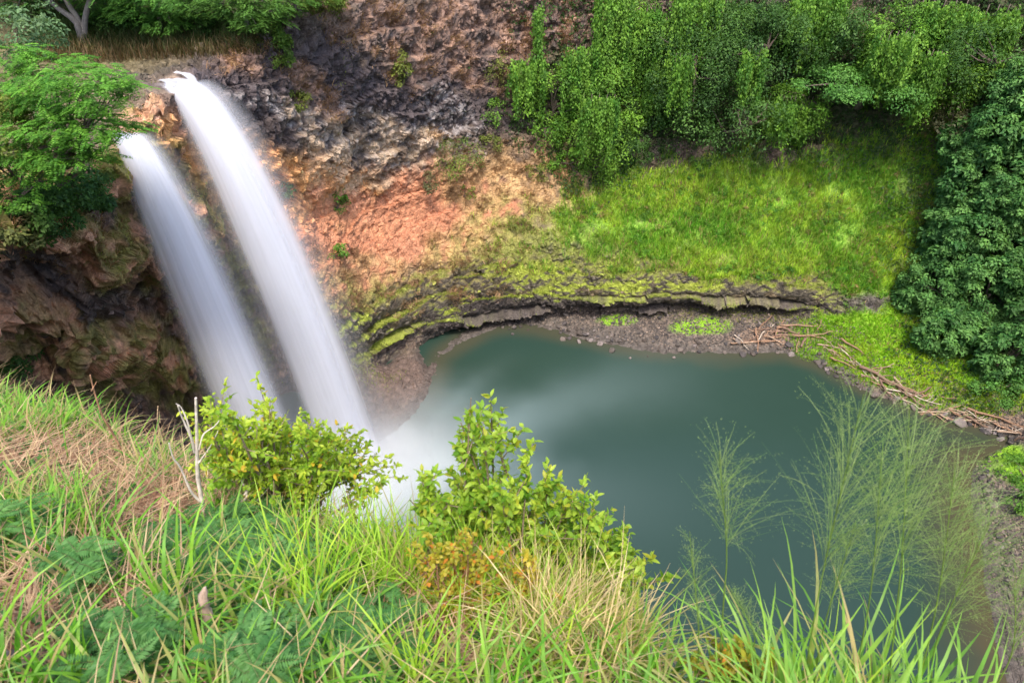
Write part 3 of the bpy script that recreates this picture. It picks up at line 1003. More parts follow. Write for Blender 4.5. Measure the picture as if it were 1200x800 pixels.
for i, (lab, px, py, w, h) in enumerate([
    ('topmost blue-green tree of the right-hand thicket, under the vines', 1180, 150, 90, 80),
    ('small blue-green tree at the top of the thicket, beside the brownish shaded tree', 1135, 165, 60, 70),
    ('blue-green tree at the right frame edge directly below the vine curtains', 1205, 105, 80, 80),
    ('narrow blue-green tree on the left fringe of the thicket above the pale bulging one', 1112, 270, 60, 80),
    ('blue-green tree bordering the top right end of the grass slope', 1140, 205, 70, 85),
    ('blue-green tree at the frame edge halfway up the right thicket', 1190, 230, 80, 90),
    ('blue-green tree filling the middle of the right thicket', 1150, 270, 90, 80),
    ('pale-leaved blue-green tree bulging out furthest over the grass', 1098, 335, 85, 95),
    ('dark blue-green tree in the heart of the lower right thicket', 1160, 345, 100, 90),
    ('blue-green tree at the frame edge above the yellow-green bank', 1205, 320, 70, 90),
    ('lowest blue-green tree overhanging the bright bank', 1118, 390, 85, 60),
    ('blue-green tree at the lower right end of the thicket above the driftwood', 1185, 415, 90, 80),
]):
    wall_plant('broadleaf_tree', lab, px, py, w, h, BL[0], BL[1], 300 + i, nclump=130, nleaf=100, L=.32, out=.55, group='blue-green trees on the right bank', depth=.8)
for i, (lab, px, py, w, h, cl) in enumerate([
    ('mid-green bush below the blue-green thicket, next to the driftwood', 1170, 455, 60, 34, UM),
    ('bright green bush on the shore at the right frame edge', 1195, 550, 46, 44, BR),
    ('yellow-green bush on the grey rocks at the right frame edge', 1200, 590, 36, 40, BR),
    ('dry olive bush clinging to the dark rock right of the falls', 340, 115, 36, 34, OL),
    ('narrow olive bush on the dark rock high above the orange recess', 468, 78, 20, 44, OL),
    ('wide olive and green bush in the middle of the rocky wall', 533, 184, 56, 40, ((0.06, 0.14, 0.03), (0.2, 0.24, 0.04))),
    ('small yellow-green bush right of the wide bush on the rocky wall', 574, 168, 26, 30, OL),
    ('grey-green bush on pale boulders left of the wide bush', 500, 212, 34, 26, ((0.1, 0.11, 0.05), (0.17, 0.17, 0.07))),
    ('leggy bright green plant growing on the orange recess', 394, 236, 26, 34, BR),
    ('bright green sapling on red soil close to the falls', 394, 297, 26, 26, BR),
    ('dark bush at the edge of the orange recess touching the falls', 334, 220, 18, 24, DK),
    ('long thin creeper bush hanging on the bare upper wall', 632, 32, 12, 44, VN),
    ('upper creeper bush on grey stone left of the bright trees', 588, 78, 34, 36, OL),
    ('lower creeper bush on grey stone left of the bright trees', 572, 128, 30, 40, VN),
    ('bright creeper hanging from bare rock right of the thin creeper', 745, 40, 60, 90, VN),
    ('small green bush on the straw slope under the wide bush', 545, 225, 22, 16, OL),
    ('little green bush in the dry grass above the mossy ledge', 610, 262, 26, 16, OL),
    ('olive bush at the bottom of the bare straw patch', 630, 200, 30, 22, OL),
]):
    wall_plant('cliff_shrub', lab, px, py, w, h, cl[0], cl[1], 400 + i, nclump=14, nleaf=max(24, int(w * h / 18)), L=.2, droop=.9 if 'creeper' in lab else .15, out=.35, group='shrubs on the cliff')


# hanging vine curtains at the top right and over the thicket
def vine_curtain(label, px0, px1, py, ln, seed, cl, n=46, fwd=0.0):
    r = np.random.default_rng(seed)
    g = Geo()
    c0, _ = hit((px0 + px1) / 2, py)
    for k in range(n):
        px = r.uniform(px0, px1)
        p, nn = hit(px, py + r.uniform(-8, 12))
        p = p + nrm(CAMP - p) * (r.uniform(1.5, 3.6) + fwd)
        Ls = ln * r.uniform(.35, 1.1)
        m = int(Ls * 26)
        t = r.uniform(0, 1, m)
        pos = p + np.stack([r.normal(0, .14, m) + t * r.normal(0, .2), r.normal(0, .14, m), -t * Ls], 1)
        nor = nrm(np.array([0, -.7, .6]) + r.normal(0, .5, (m, 3)))
        ax = nrm(np.array([0, -.2, -1]) + r.normal(0, .45, (m, 3)))
        col = mixcol(cl[0], cl[1], np.clip(r.normal(.5, .3) + r.normal(0, .2, m), 0, 1.2))
        ll = r.uniform(.16, .34, m)
        leaves(g, pos, ax, nor, ll, ll * .6, col, .2)
    o = empty('hanging_vine', c0, label, 'vine', 'vine curtains on the far cliff')
    g.build('foliage', M_FOL, o)
    sg = Geo()
    for k in range(5):
        p, nn = hit(px0 + (px1 - px0) * (k + .5) / 5, py - 4)
        q = p + nrm(CAMP - p) * (2.4 + fwd)
        tubes(sg, curve_pts([p, (p + q) / 2 + np.array([0, 0, .3]), q, q - np.array([0, 0, ln * .7])], 8), np.linspace(.05, .015, 8), BARK1, 5)
    sg.build('stem', M_BARK, o)


for i, a in enumerate([
    ('broad vine curtain hanging in the top right corner', 1140, 1200, 14, 7.5, VN),
    ('vine curtain left of the corner one, over the dark hollow', 1075, 1140, 8, 7.0, VN),
    ('vine curtain falling beside the dark hollow under the vine mound', 1015, 1050, 40, 5.0, VN),
    ('short vine curtain tumbling from the middle of the thicket', 935, 960, 120, 4.2, VN),
    ('vine curtain high on the wall left of the big thicket', 745, 790, 16, 8.0, VN),
    ('vine curtain over bare straw right of the bright trees', 760, 790, 70, 6.0, VN),
    ('vine curtain streaming down above the bright trees', 660, 712, 60, 6.0, VN),
    ('narrow vine curtain on the bare wall left of the bright trees', 626, 636, 14, 5.0, VN),
    ('dark vine curtain along the top edge above the thicket', 830, 930, 6, 4.0, DK),
    ('pale vine strands trailing down the front of the tallest rounded tree', 870, 900, 62, 5.0, VN, 5.0),
    ('pale vine strands over the left shoulder of the big thicket', 790, 815, 70, 5.0, VN, 4.5),
    ('pale vine strands hanging below the low dark tree onto the grass', 912, 935, 118, 4.0, VN, 4.5),
    ('vine strands falling from the top edge left of the tallest rounded tree', 790, 850, -8, 6.5, VN, 1.5),
    ('vine strands falling from the top edge right of the tallest rounded tree', 930, 1000, -8, 6.0, VN, 1.5),
    ('vine strands falling from the top edge over bare rock', 700, 745, -6, 7.5, VN, .5),
    ('thin vine strands on the rock shoulder left of the bright trees', 596, 640, 72, 5.0, VN, -.8),
    ('vine strands hanging right of the umbrella crown', 1085, 1112, 66, 5.5, VN, 4.0),
    ('vine strands hanging from the vine mound by the hollow', 1030, 1075, 44, 5.0, VN, 4.5),
    ('vine strands hanging down the creeper-draped tree', 680, 725, 118, 5.0, VN, 4.5),
]):
    vine_curtain(*a[:5], seed=500 + i, cl=a[5], n=int(2 + (a[2] - a[1]) * 1.0), fwd=a[6] if len(a) > 6 else 0.0)


# low creepers and weeds that cover the ground of the thickets (nobody could count them)
def sample(w, n, r):
    w = np.clip(w, 0, None).copy()
    area = np.linalg.norm(np.cross(np.gradient(P, axis=0), np.gradient(P, axis=1)), axis=-1)
    f = (w * area).ravel()
    k = r.choice(f.size, n, p=f / f.sum())
    jit = r.normal(0, .05, (n, 3))
    return P.reshape(-1, 3)[k] + jit, N1.reshape(-1, 3)[k], k


r = np.random.default_rng(21)
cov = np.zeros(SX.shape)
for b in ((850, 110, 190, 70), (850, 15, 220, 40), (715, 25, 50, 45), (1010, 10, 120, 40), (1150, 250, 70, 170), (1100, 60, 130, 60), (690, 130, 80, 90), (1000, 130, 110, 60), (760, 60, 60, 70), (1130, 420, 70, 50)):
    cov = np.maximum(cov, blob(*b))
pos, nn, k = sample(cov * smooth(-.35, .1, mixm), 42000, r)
g = Geo()
nor = nrm(nn + np.array([0, 0, .6]) + r.normal(0, .4, nn.shape))
ax = nrm(np.cross(nor, r.normal(size=nn.shape)) + np.array([0, 0, -.3]))
ll = r.uniform(.15, .4, len(pos))
leaves(g, pos + nn * r.uniform(.05, .5, (len(pos), 1)), ax, nor, ll, ll * .55, mixcol((0.018, 0.045, 0.012), (0.06, 0.12, 0.025), np.clip(.5 + mixm.ravel()[k] * .8 + r.normal(0, .2, len(pos)), 0, 1)), .2)  # leaf colour darkened to paint in the shade of the hollows between crowns
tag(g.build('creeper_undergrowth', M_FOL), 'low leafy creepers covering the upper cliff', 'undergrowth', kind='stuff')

# bright grass on the slope and bank
pos, nn, k = sample(grassy * smooth(-.75, -.1, mixm) * (.2 + .8 * smooth(-.3, .0, fbm(P, 3.4, 3, 51.) + (Z < 3.6))) + .25 * blob(640, 280, 90, 40) * smooth(0, .3, mixm), 90000, r)
hgt = r.uniform(.25, .75, len(pos)) * (1 - .5 * (Z.ravel()[k] < 4))
tn = np.clip(.45 + mixn.ravel()[k] * 1.5 + mixs.ravel()[k] * .8 + r.normal(0, .2, len(pos)), 0, 1.2)
g = Geo()
col = mixcol((0.11, 0.3, 0.02), (0.38, 0.55, 0.05), tn)
low = (Z.ravel()[k] < 3.6)
col[low] = mixcol((0.15, 0.36, 0.008), (0.34, 0.5, 0.02), tn[low])
dry = r.random(len(pos)) < .06 + .2 * (fbm(pos, 2.2, 2, 30.) > .3)
col[dry] = mixcol((0.3, 0.2, 0.09), (0.36, 0.27, 0.12), r.random(dry.sum()))
blades(g, pos, r.uniform(0, 6.28, len(pos)), hgt * 1.2, r.uniform(.05, .55, len(pos)), r.uniform(.3, 1.3, len(pos)), r.uniform(.035, .09, len(pos)), col, seg=3)
tag(g.build('slope_grass', M_FOL), 'bright green grass on the slope above the ledges and along the bank', 'grass', kind='stuff')

# dry hanging thatch on the bare walls
dryw = np.zeros(SX.shape)
for b in ((565, 215, 50, 45), (610, 235, 55, 45), (560, 285, 60, 35), (500, 325, 90, 30), (690, 240, 40, 22), (640, 205, 50, 35), (430, 350, 60, 20), (560, 40, 60, 60),
          (450, 35, 70, 40), (640, 40, 40, 50), (690, 20, 30, 40), (470, 85, 25, 22), (372, 105, 18, 22), (262, 70, 30, 22), (300, 60, 30, 20), (720, 110, 40, 60), (110, 300, 40, 60)):
    dryw = np.maximum(dryw, blob(*b))
pos, nn, k = sample(dryw * smooth(.0, .35, mixm + .3 * mixn), 26000, r)
g = Geo()
col = mixcol((0.26, 0.15, 0.085), (0.46, 0.3, 0.17), np.clip(.5 + mixs.ravel()[k] + r.normal(0, .25, len(pos)), 0, 1))
az = np.arctan2(nn[:, 1], nn[:, 0]) + r.normal(0, .7, len(pos))
blades(g, pos, az, r.uniform(.3, .85, len(pos)), r.uniform(.4, 1.1, len(pos)), r.uniform(.8, 1.9, len(pos)), r.uniform(.025, .06, len(pos)), col, seg=3)
tag(g.build('cliff_thatch_grass', M_FOL), 'tan dry grass hanging on the bare cliff', 'grass', kind='stuff')
# olive weeds and moss tufts on ledges and rock
mossw = lz * smooth(.3, .55, NZ + mixm * .4) + .5 * blob(260, 330, 40, 130) * smooth(0, .3, mixm) + .35 * blob(440, 60, 140, 90) * smooth(.2, .45, mixm) + .4 * blob(640, 270, 80, 40) * smooth(.0, .3, mixm)
pos, nn, k = sample(mossw, 24000, r)
g = Geo()
blades(g, pos, r.uniform(0, 6.28, len(pos)), r.uniform(.1, .3, len(pos)), r.uniform(.2, 1, len(pos)), r.uniform(.3, 1.2, len(pos)), r.uniform(.03, .07, len(pos)),
       mixcol((0.13, 0.18, 0.02), (0.3, 0.35, 0.04), np.clip(.5 + mixs.ravel()[k] + r.normal(0, .2, len(pos)), 0, 1)), seg=2)
tag(g.build('moss_weeds', M_FOL), 'yellow-green moss and weeds on the rock ledges', 'moss', kind='stuff')

# ------------------------------------------------------------------ the rim behind the falls: grass bank and trees
g = Geo()
pp = []
for _ in range(9000):
    px, py = r.uniform(40, 330), r.uniform(22, 74)
    if py > 74 - max(0, px - 130) * .05: continue
    pp.append((px, py))
B_ = np.array([hit(*q)[0] for q in pp])
tt = np.array([q[1] for q in pp])
col = mixcol((0.05, 0.085, 0.02), (0.18, 0.11, 0.055), np.clip((tt - 50) / 26 + r.normal(0, .3, len(tt)), 0, 1))
blades(g, B_, r.uniform(0, 6.28, len(B_)), r.uniform(.5, 1.3, len(B_)), r.uniform(.05, .5, len(B_)), r.uniform(.3, 1.2, len(B_)), r.uniform(.03, .06, len(B_)), col, seg=4)
tag(g.build('riverbank_grass', M_FOL), 'tall green and brown grass on the river bank above the falls', 'grass', kind='stuff')


def frond_pad(g, c, rx, ry, n, L, ca, cb, r, dome=.18, tilt=None):
    """a flat layer of feathery fronds, each with a double row of leaflets"""
    th, rad = r.uniform(0, 6.28, n), np.sqrt(r.uniform(.02, 1, n))
    edge = 1 + .25 * np.sin(th * 3 + r.uniform(0, 6)) + .18 * np.sin(th * 7 + r.uniform(0, 6))
    x, y = np.cos(th) * rad * rx * edge, np.sin(th) * rad * ry * edge
    z = dome * rx * (1 - rad ** 2) + r.normal(0, .07 * rx, n)
    base = c + np.stack([x, y, z], 1)
    if tilt is not None: base[:, 2] += x * tilt[0] + y * tilt[1]
    az = th + r.normal(0, .6, n)
    ax = np.stack([np.cos(az), np.sin(az), r.normal(-.12, .2, n)], 1)
    side = np.stack([-np.sin(az), np.cos(az), np.zeros(n)], 1)
    K = 7
    ft = np.clip(r.normal(.5, .28, n), 0, 1.2)
    for j in range(K):
        for s in (-1, 1):
            t = (j + .6) / K
            pos = base + ax * (L * t)
            pos[:, 2] -= L * .25 * t * t
            la = nrm(side * s + ax * .45)
            ll = L * .36 * (1 - .45 * abs(t - .45)) * r.uniform(.8, 1.2, n)
            nor = nrm(np.array([0, 0, 1.0]) + r.normal(0, .25, (n, 3)))
            leaves(g, pos, la, nor, ll, ll * .42, mixcol(ca, cb, np.clip(ft + r.normal(0, .12, n), 0, 1.3)), .12)


def layered_tree(label, base, pads, trunk, ca, cb, seed, L=.5, dens=42, cat='tree', group=None, Rt=.16, name='canopy_tree', dome=.18):
    r = np.random.default_rng(seed)
    o = empty(name, base, label, cat, group)
    g = Geo()
    tg = Geo()
    tubes(tg, trunk, np.linspace(Rt, Rt * .5, len(trunk)), BARK1, 9, .06, seed)
    top = np.asarray(trunk[-1])
    for (px, py, Yd, w, h) in pads:
        c = WY(px, py, Yd)
        s = pxr(c)
        rx = w / 2 * s
        frond_pad(g, c, rx, rx * h, max(24, int(dens * rx * rx * h)), L, ca, cb, r, dome)
        st = np.asarray(trunk[int(r.integers(len(trunk) // 2, len(trunk)))])
        for q in range(3):
            e = c + np.array([r.normal(0, .45 * rx), r.normal(0, .4 * rx * h), -.1])
            tubes(tg, curve_pts([st, (st + c) / 2 + np.array([0, 0, -.2]) + r.normal(0, .15, 3), c + np.array([0, 0, -.2]), e], 9), np.linspace(Rt * .42, .012, 9), BARK1, 6, .05, q)
    g.build('crown', M_FOL, o)
    tg.build('trunk', M_BARK, o)
    return o


tb = drop(-24.5, 30.0)
tb = np.array([-24.5, 30.0, 29.5]) if tb is None else tb
tp = WY(70, 200, 29)
layered_tree('bright feathery flat-layered tree reaching out in front of the left fall', tb,
             [(88, 92, 27.5, 120, .6), (60, 112, 28.5, 130, .7), (108, 118, 27.0, 80, .55), (92, 145, 27.0, 120, .6), (125, 98, 28, 56, .5), (45, 140, 28, 110, .7),
              (98, 160, 26.5, 80, .5), (60, 178, 27, 110, .6), (30, 95, 29, 90, .7), (60, 75, 30, 90, .6), (20, 175, 27, 90, .7), (95, 185, 27.0, 70, .6), (12, 122, 28.5, 80, .6), (8, 62, 30, 80, .6), (140, 101, 27.6, 50, .45), (30, 205, 27, 80, .5), (138, 150, 27.2, 40, .45), (12, 235, 26.5, 70, .5)],
             curve_pts([tb - np.array([0, 0, .5]), WY(62, 240, 29.3), WY(72, 205, 28.6), WY(85, 160, 28.2)], 8), (0.045, 0.15, 0.018), (0.15, 0.35, 0.04), 61, L=.5, dens=80, dome=.07, Rt=.14)
r0 = 61
for i, (lab, px, py, Yd, w, h, cl, nl) in enumerate([
    ('dark bush under the feathery tree at the left frame edge', 22, 215, 27.5, 90, 80, DK, 130),
    ('dark bush on the rim below the feathery tree, right of the edge bush', 70, 225, 29, 60, 50, DK, 120),
    ('shaded olive bush hanging on the left cliff top at the frame edge', 8, 275, 26, 60, 50, ((0.05, 0.07, 0.02), (0.11, 0.13, 0.035)), 110),
    ('yellow-green bush at the left frame edge level with the feathery crown', 8, 160, 27, 70, 80, OL, 120),
    ('dark leafy bush drooping over the left cliff below the feathery tree', 58, 252, 28.3, 84, 56, DK, 170),
    ('dark bush on the cliff top between the drooping bush and the left lip', 104, 222, 31.5, 54, 46, DK, 130),
    ('small weed bush beside the lip of the left fall', 128, 196, 33.6, 26, 26, OL, 60),
    ('dark green bush at the left frame edge low on the shaded cliff', 12, 420, 31.0, 50, 50, DK, 100),
    ('round-leaved grey-green bush in the top left corner', 25, 42, 33, 90, 60, ((0.06, 0.13, 0.05), (0.15, 0.24, 0.11)), 90),
]):
    c = WY(px, py, Yd)
    s = pxr(c)
    o = empty('rim_shrub', c - np.array([0, 0, h / 2 * s]), lab, 'shrub', 'shrubs by the left fall')
    g, cc = crown_geo(c, w / 2 * s, w / 2 * s, h / 2 * s, 22, nl, .17, cl[0], cl[1], 640 + i)
    g.build('foliage', M_FOL, o)
    tg = Geo()
    rr = np.random.default_rng(i)
    root = c + np.array([-w * .3 * s, .3, -h * .75 * s])
    for q in range(6):
        tubes(tg, curve_pts([root, (root + cc[q]) / 2 + rr.normal(0, .1, 3), cc[q]], 7), np.linspace(.05, .01, 7), BARK1, 5)
    tg.build('stem', M_BARK, o)

# trees standing on the river bank
TG = 'trees on the river bank above the falls'
def bank_tree(label, bpx, bpy, limbs, pads, cl, seed, R0=.3, dens=26, L=.6):
    b, _ = hit(bpx, bpy)
    o = empty('riverbank_tree', b, label, 'tree', TG)
    tg, g = Geo(), Geo()
    rr = np.random.default_rng(seed)
    ends = []
    for lm in limbs:
        pts = [b + np.array([0, 0, -.4])]
        for (px, py, dy) in lm: pts.append(WY(px, py, b[1] + dy))
        tubes(tg, curve_pts(pts, 10), np.linspace(R0, R0 * .5, 10), (0.17, 0.15, 0.14), 8, .06, seed)
        ends.append(pts[-1])
    for (px, py, dy, w, h) in pads:
        c = WY(px, py, b[1] + dy)
        s = pxr(c)
        rx = w / 2 * s
        frond_pad(g, c, rx, rx * h, int(dens * rx * rx * h), L, cl[0], cl[1], rr)
        e = ends[int(rr.integers(len(ends)))]
        tubes(tg, curve_pts([e, (e + c) / 2 + rr.normal(0, .3, 3), c], 7), np.linspace(R0 * .4, .03, 7), (0.15, 0.13, 0.12), 6)
    g.build('crown', M_FOL, o)
    tg.build('trunk', M_BARK, o)


TLc = ((0.045, 0.14, 0.022), (0.12, 0.28, 0.045))
bank_tree('tree with a forked grey trunk standing behind the feathery tree', 97, 50, [[(90, 28, 0), (60, 2, 0), (45, -30, 0)], [(92, 24, .2), (78, 2, .3), (70, -30, .3)], [(99, 28, .2), (104, 4, .3), (112, -30, .3)]],
          [(40, -18, 0, 150, .8), (90, -30, 1, 170, .8), (120, -12, -.5, 80, .7), (70, -12, 2.0, 90, .8), (20, 12, 1.5, 70, .7)], TLc, 71, R0=.24)
bank_tree('tree spreading flat fronds over the bank left of the lip', 190, 38, [[(186, 20, .2), (180, 0, .3), (178, -25, .4)]],
          [(155, 18, -.8, 80, .6), (200, 26, -1.2, 70, .6), (185, 5, -.3, 120, .7), (225, 10, -.6, 80, .6), (140, 2, .4, 80, .6), (200, -15, 1, 150, .8)], TLc, 72, R0=.17, dens=40)
bank_tree('full green tree hanging over the bank above the right fall', 290, 40, [[(288, 20, .2), (280, -5, .3)]],
          [(275, 15, -.6, 80, .6), (300, 28, -1.2, 60, .7), (250, 3, 0, 90, .6), (310, 5, -.4, 90, .7), (285, -12, .6, 120, .8)], ((0.05, 0.13, 0.02), (0.11, 0.23, 0.04)), 73, R0=.17, dens=44)
bank_tree('tree at the top edge where the bank meets the dark cliff', 345, 16, [[(345, -5, .2), (350, -25, .3)]],
          [(345, 0, -.6, 70, .7), (325, 15, -.8, 50, .7), (370, -8, -.4, 70, .7), (350, -22, .4, 90, .8)], ((0.06, 0.15, 0.02), (0.14, 0.25, 0.04)), 74, R0=.14, dens=44)
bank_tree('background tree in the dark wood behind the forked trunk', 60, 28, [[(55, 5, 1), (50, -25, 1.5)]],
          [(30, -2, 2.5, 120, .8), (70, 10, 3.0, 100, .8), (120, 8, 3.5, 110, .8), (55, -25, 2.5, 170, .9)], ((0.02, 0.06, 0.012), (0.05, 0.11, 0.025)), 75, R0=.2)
for i, (lab, px, py, w, h, cl) in enumerate([
    ('dense green bush on the bank straight above the notch', 300, 38, 55, 52, ((0.05, 0.13, 0.02), (0.12, 0.24, 0.035))),
    ('drooping green bush at the right end of the bank over dark rock', 322, 52, 40, 40, ((0.06, 0.14, 0.02), (0.15, 0.24, 0.035))),
    ('bush in the shade between the bank trees', 240, 24, 60, 36, DK),
    ('bush in the shade behind the forked trunk', 130, 26, 70, 30, DK),
    ('leafy bush on the cliff top right of the bank trees', 378, 6, 50, 26, OL),
]):
    wall_plant('riverbank_shrub', lab, px, py, w, h, cl[0], cl[1], 700 + i, nclump=22, nleaf=120, L=.2, droop=.4, out=.3, group='shrubs on the river bank')

# ------------------------------------------------------------------ driftwood, boulders, rubble
def log_mesh(seed, Lg, R, col, branch):
    rr = np.random.default_rng(seed)
    g = Geo()
    x = np.linspace(-Lg / 2, Lg / 2, 12)
    pts = np.stack([x, np.cumsum(rr.normal(0, .02 * Lg, 12)), np.abs(np.cumsum(rr.normal(0, .008 * Lg, 12)))], 1)
    tubes(g, pts, np.linspace(R, R * .45, 12), col, 8, .1, seed)
    for k in range(branch):
        i = int(rr.integers(4, 10))
        d = np.array([rr.uniform(.2, .7), rr.choice([-1, 1]) * rr.uniform(.4, .8), rr.uniform(.1, .5)])
        tubes(g, [pts[i], pts[i] + d * Lg * .09, pts[i] + d * Lg * .2 + rr.normal(0, .03, 3)], [R * .5, R * .35, R * .15], col, 6, .1, k)
    return g.mesh('driftwood_log', M_WOOD)


LOGS = [log_mesh(900 + i, 3.2, [.07, .1, .06, .13, .05, .08][i], [(.33, .21, .14), (.28, .17, .11), (.5, .42, .34), (.2, .13, .095), (.42, .28, .19), (.36, .26, .19)][i], [2, 1, 3, 1, 0, 2][i]) for i in range(6)]


def place_log(px, py, ang, sc, v, label, group, lift=0.0):
    p, n = hit(px, py)
    o = bpy.data.objects.new('driftwood_log', LOGS[v])
    COL.objects.link(o)
    h = np.array([math.cos(ang), math.sin(ang), 0])
    h = nrm(h - n * (h @ n))
    o.rotation_mode = 'QUATERNION'
    q = Vector(h).to_track_quat('X', 'Z')
    o.rotation_quaternion = q
    o.location = Vector(p) + Vector((0, 0, .08 + lift))
    o.scale = (sc, (sc + 1) / 2, (sc + 1) / 2)
    return tag(o, label, 'log', group)


place_log(1068, 466, -.42, 1.5, 2, 'long pale log lying across the top of the driftwood heap', None, .25)
place_log(1040, 448, -.75, 1.7, 3, 'long dark brown log above the pale log, along the grass edge', None, .15)
place_log(1060, 458, -.62, 1.3, 1, 'reddish brown log squeezed between the long dark and long pale logs', None, .2)
place_log(1165, 492, -.6, 1.4, 1, 'brown log along the grass edge at the right end of the driftwood', None, .2)
place_log(1172, 510, .35, 1.0, 2, 'bleached branch leaning on the rubble near the right frame edge', None, .2)
place_log(940, 383, .03, 1.4, 0, 'tan log at the back of the far driftwood heap by the green bank', None, .1)
rr = np.random.default_rng(33)
for (lab, grp, line, n) in (
    ('reddish brown stick in the far driftwood heap, left of the green bank', 'sticks in the far driftwood heap', [(868, 398), (900, 394), (935, 393), (962, 392)], 30),
    ('brown stick in the driftwood strip below the bright green bank', 'sticks below the green bank', [(965, 402), (995, 422), (1030, 446), (1062, 464), (1095, 478)], 36),
    ('stick in the driftwood tangle at the right end of the shore', 'sticks at the right end of the shore', [(1100, 480), (1135, 492), (1165, 502), (1200, 514)], 24)):
    line = np.array(line, float)
    for k in range(n):
        t = rr.uniform(0, len(line) - 1.001)
        i = int(t)
        q = line[i] + (line[i + 1] - line[i]) * (t - i)
        tx = line[i + 1] - line[i]
        a0 = math.atan2(-(tx[1]) * 1.3, tx[0])
        place_log(q[0], q[1] + rr.normal(0, 7), a0 + rr.normal(0, .6), rr.uniform(.35, 1.15), int(rr.integers(6)), lab, grp, rr.uniform(0, .25))

import bmesh


def stone_mesh(seed, col):
    bm = bmesh.new()
    bmesh.ops.create_icosphere(bm, subdivisions=3, radius=1.0)
    V = np.array([v.co[:] for v in bm.verts])
    Fs = [[v.index for v in f.verts] for f in bm.faces]
    bm.free()
    rr = np.random.default_rng(seed)
    for _ in range(11):                                     # flatten facets
        d = nrm(rr.normal(size=3)); o = rr.uniform(.55, .8)
        e = np.maximum(0, V @ d - o)
        V = V - e[:, None] * d * .93
    V = V * rr.uniform(.75, 1.15, 3) * np.array([1, 1, .75])
    V = V + nrm(V) * (fbm(V, .5, 3, seed) * .07)[:, None]
    g = Geo()
    g.add(V, Fs, np.clip(np.array(col) * (1 + .35 * fbm(V, .6, 3, seed + 1.)[:, None]), .02, .8))
    return g.mesh('boulder', M_ROCK, True)


STONES = [stone_mesh(i, c) for i, c in enumerate([(.075, .066, .064), (.11, .095, .085), (.06, .055, .056), (.15, .125, .11), (.2, .17, .16), (.085, .07, .06)])]


def place_stone(px, py, size, v, label, group, r):
    p, n = hit(px, py)
    o = bpy.data.objects.new('boulder', STONES[v])
    COL.objects.link(o)
    o.location = Vector(p) + Vector((0, 0, max(0, -p[2]) + size * .2))
    o.rotation_euler = tuple(r.uniform(0, 6.28, 3) * np.array([.08, .08, 1]))
    o.scale = (size, size * r.uniform(.8, 1.2), size * r.uniform(.8, 1.1))
    return tag(o, label, 'boulder', group)


place_stone(1121, 497, .75, 4, 'pale grey square boulder standing in the shallows below the driftwood', None, rr)
place_stone(1022, 465, .5, 3, 'brown boulder at the water below the left part of the driftwood', None, rr)
place_stone(926, 417, .42, 4, 'small pale boulder at the waterline below the far driftwood heap', None, rr)
for (lab, grp, line, n, s0, s1, jit) in (
    ('dark boulder in the rubble along the far waterline', 'boulders on the far shore', [(590, 380), (650, 385), (690, 398), (740, 405), (800, 408), (860, 408), (930, 410)], 95, .16, .45, 7),
    ('dark boulder at the waterline below the driftwood', 'boulders below the driftwood', [(950, 418), (985, 440), (1020, 456), (1060, 474), (1100, 490), (1150, 508), (1190, 516)], 80, .16, .42, 5),
    ('boulder on the grey rubble bank at the right frame edge', 'boulders on the right bank', [(1150, 560), (1165, 600), (1175, 640), (1185, 690)], 40, .12, .4, 14),
    ('boulder lying on the gravel under the overhanging ledge', 'boulders under the ledge', [(640, 372), (720, 374), (800, 376), (880, 378), (950, 380)], 50, .12, .34, 6)):
    line = np.array(line, float)
    for k in range(n):
        t = rr.uniform(0, len(line) - 1.001)
        i = int(t)
        q = line[i] + (line[i + 1] - line[i]) * (t - i)
        place_stone(q[0] + rr.normal(0, 3), q[1] + rr.normal(0, jit), rr.uniform(s0, s1) * rr.uniform(.6, 1.1), int(rr.integers(6)), lab, grp, rr)

# gravel and rubble too small to count
pos, nn, k = sample(bank * smooth(.05, .3, Z) * (blob(790, 385, 260, 40) + blob(1080, 465, 150, 40) + blob(1170, 620, 60, 100)), 9000, r)
g = Geo()
base = np.array([[1, 0, 0], [-.6, .8, 0], [-.5, -.9, 0], [0, 0, .9], [.5, .6, .5]])
tri = np.array([[0, 4, 3], [4, 1, 3], [1, 2, 3], [2, 0, 3], [0, 1, 4]])
th = r.uniform(0, 6.28, len(pos))
sz = r.uniform(.05, .15, len(pos))
bx_ = base[None] * sz[:, None, None] * r.uniform(.7, 1.3, (len(pos), 5, 1))
ct, st = np.cos(th)[:, None], np.sin(th)[:, None]
V = np.stack([bx_[..., 0] * ct - bx_[..., 1] * st, bx_[..., 0] * st + bx_[..., 1] * ct, bx_[..., 2]], -1) + pos[:, None]
cg = mixcol((.06, .055, .055), (.3, .23, .18), r.random(len(pos)) ** 2)
g.add(V.reshape(-1, 3), (tri[None] + (np.arange(len(pos)) * 5)[:, None, None]).reshape(-1, 3), np.repeat(cg, 5, axis=0))
tag(g.build('shore_rubble', M_ROCK, None, False), 'small stones of the rubble shore', 'rubble', kind='stuff')

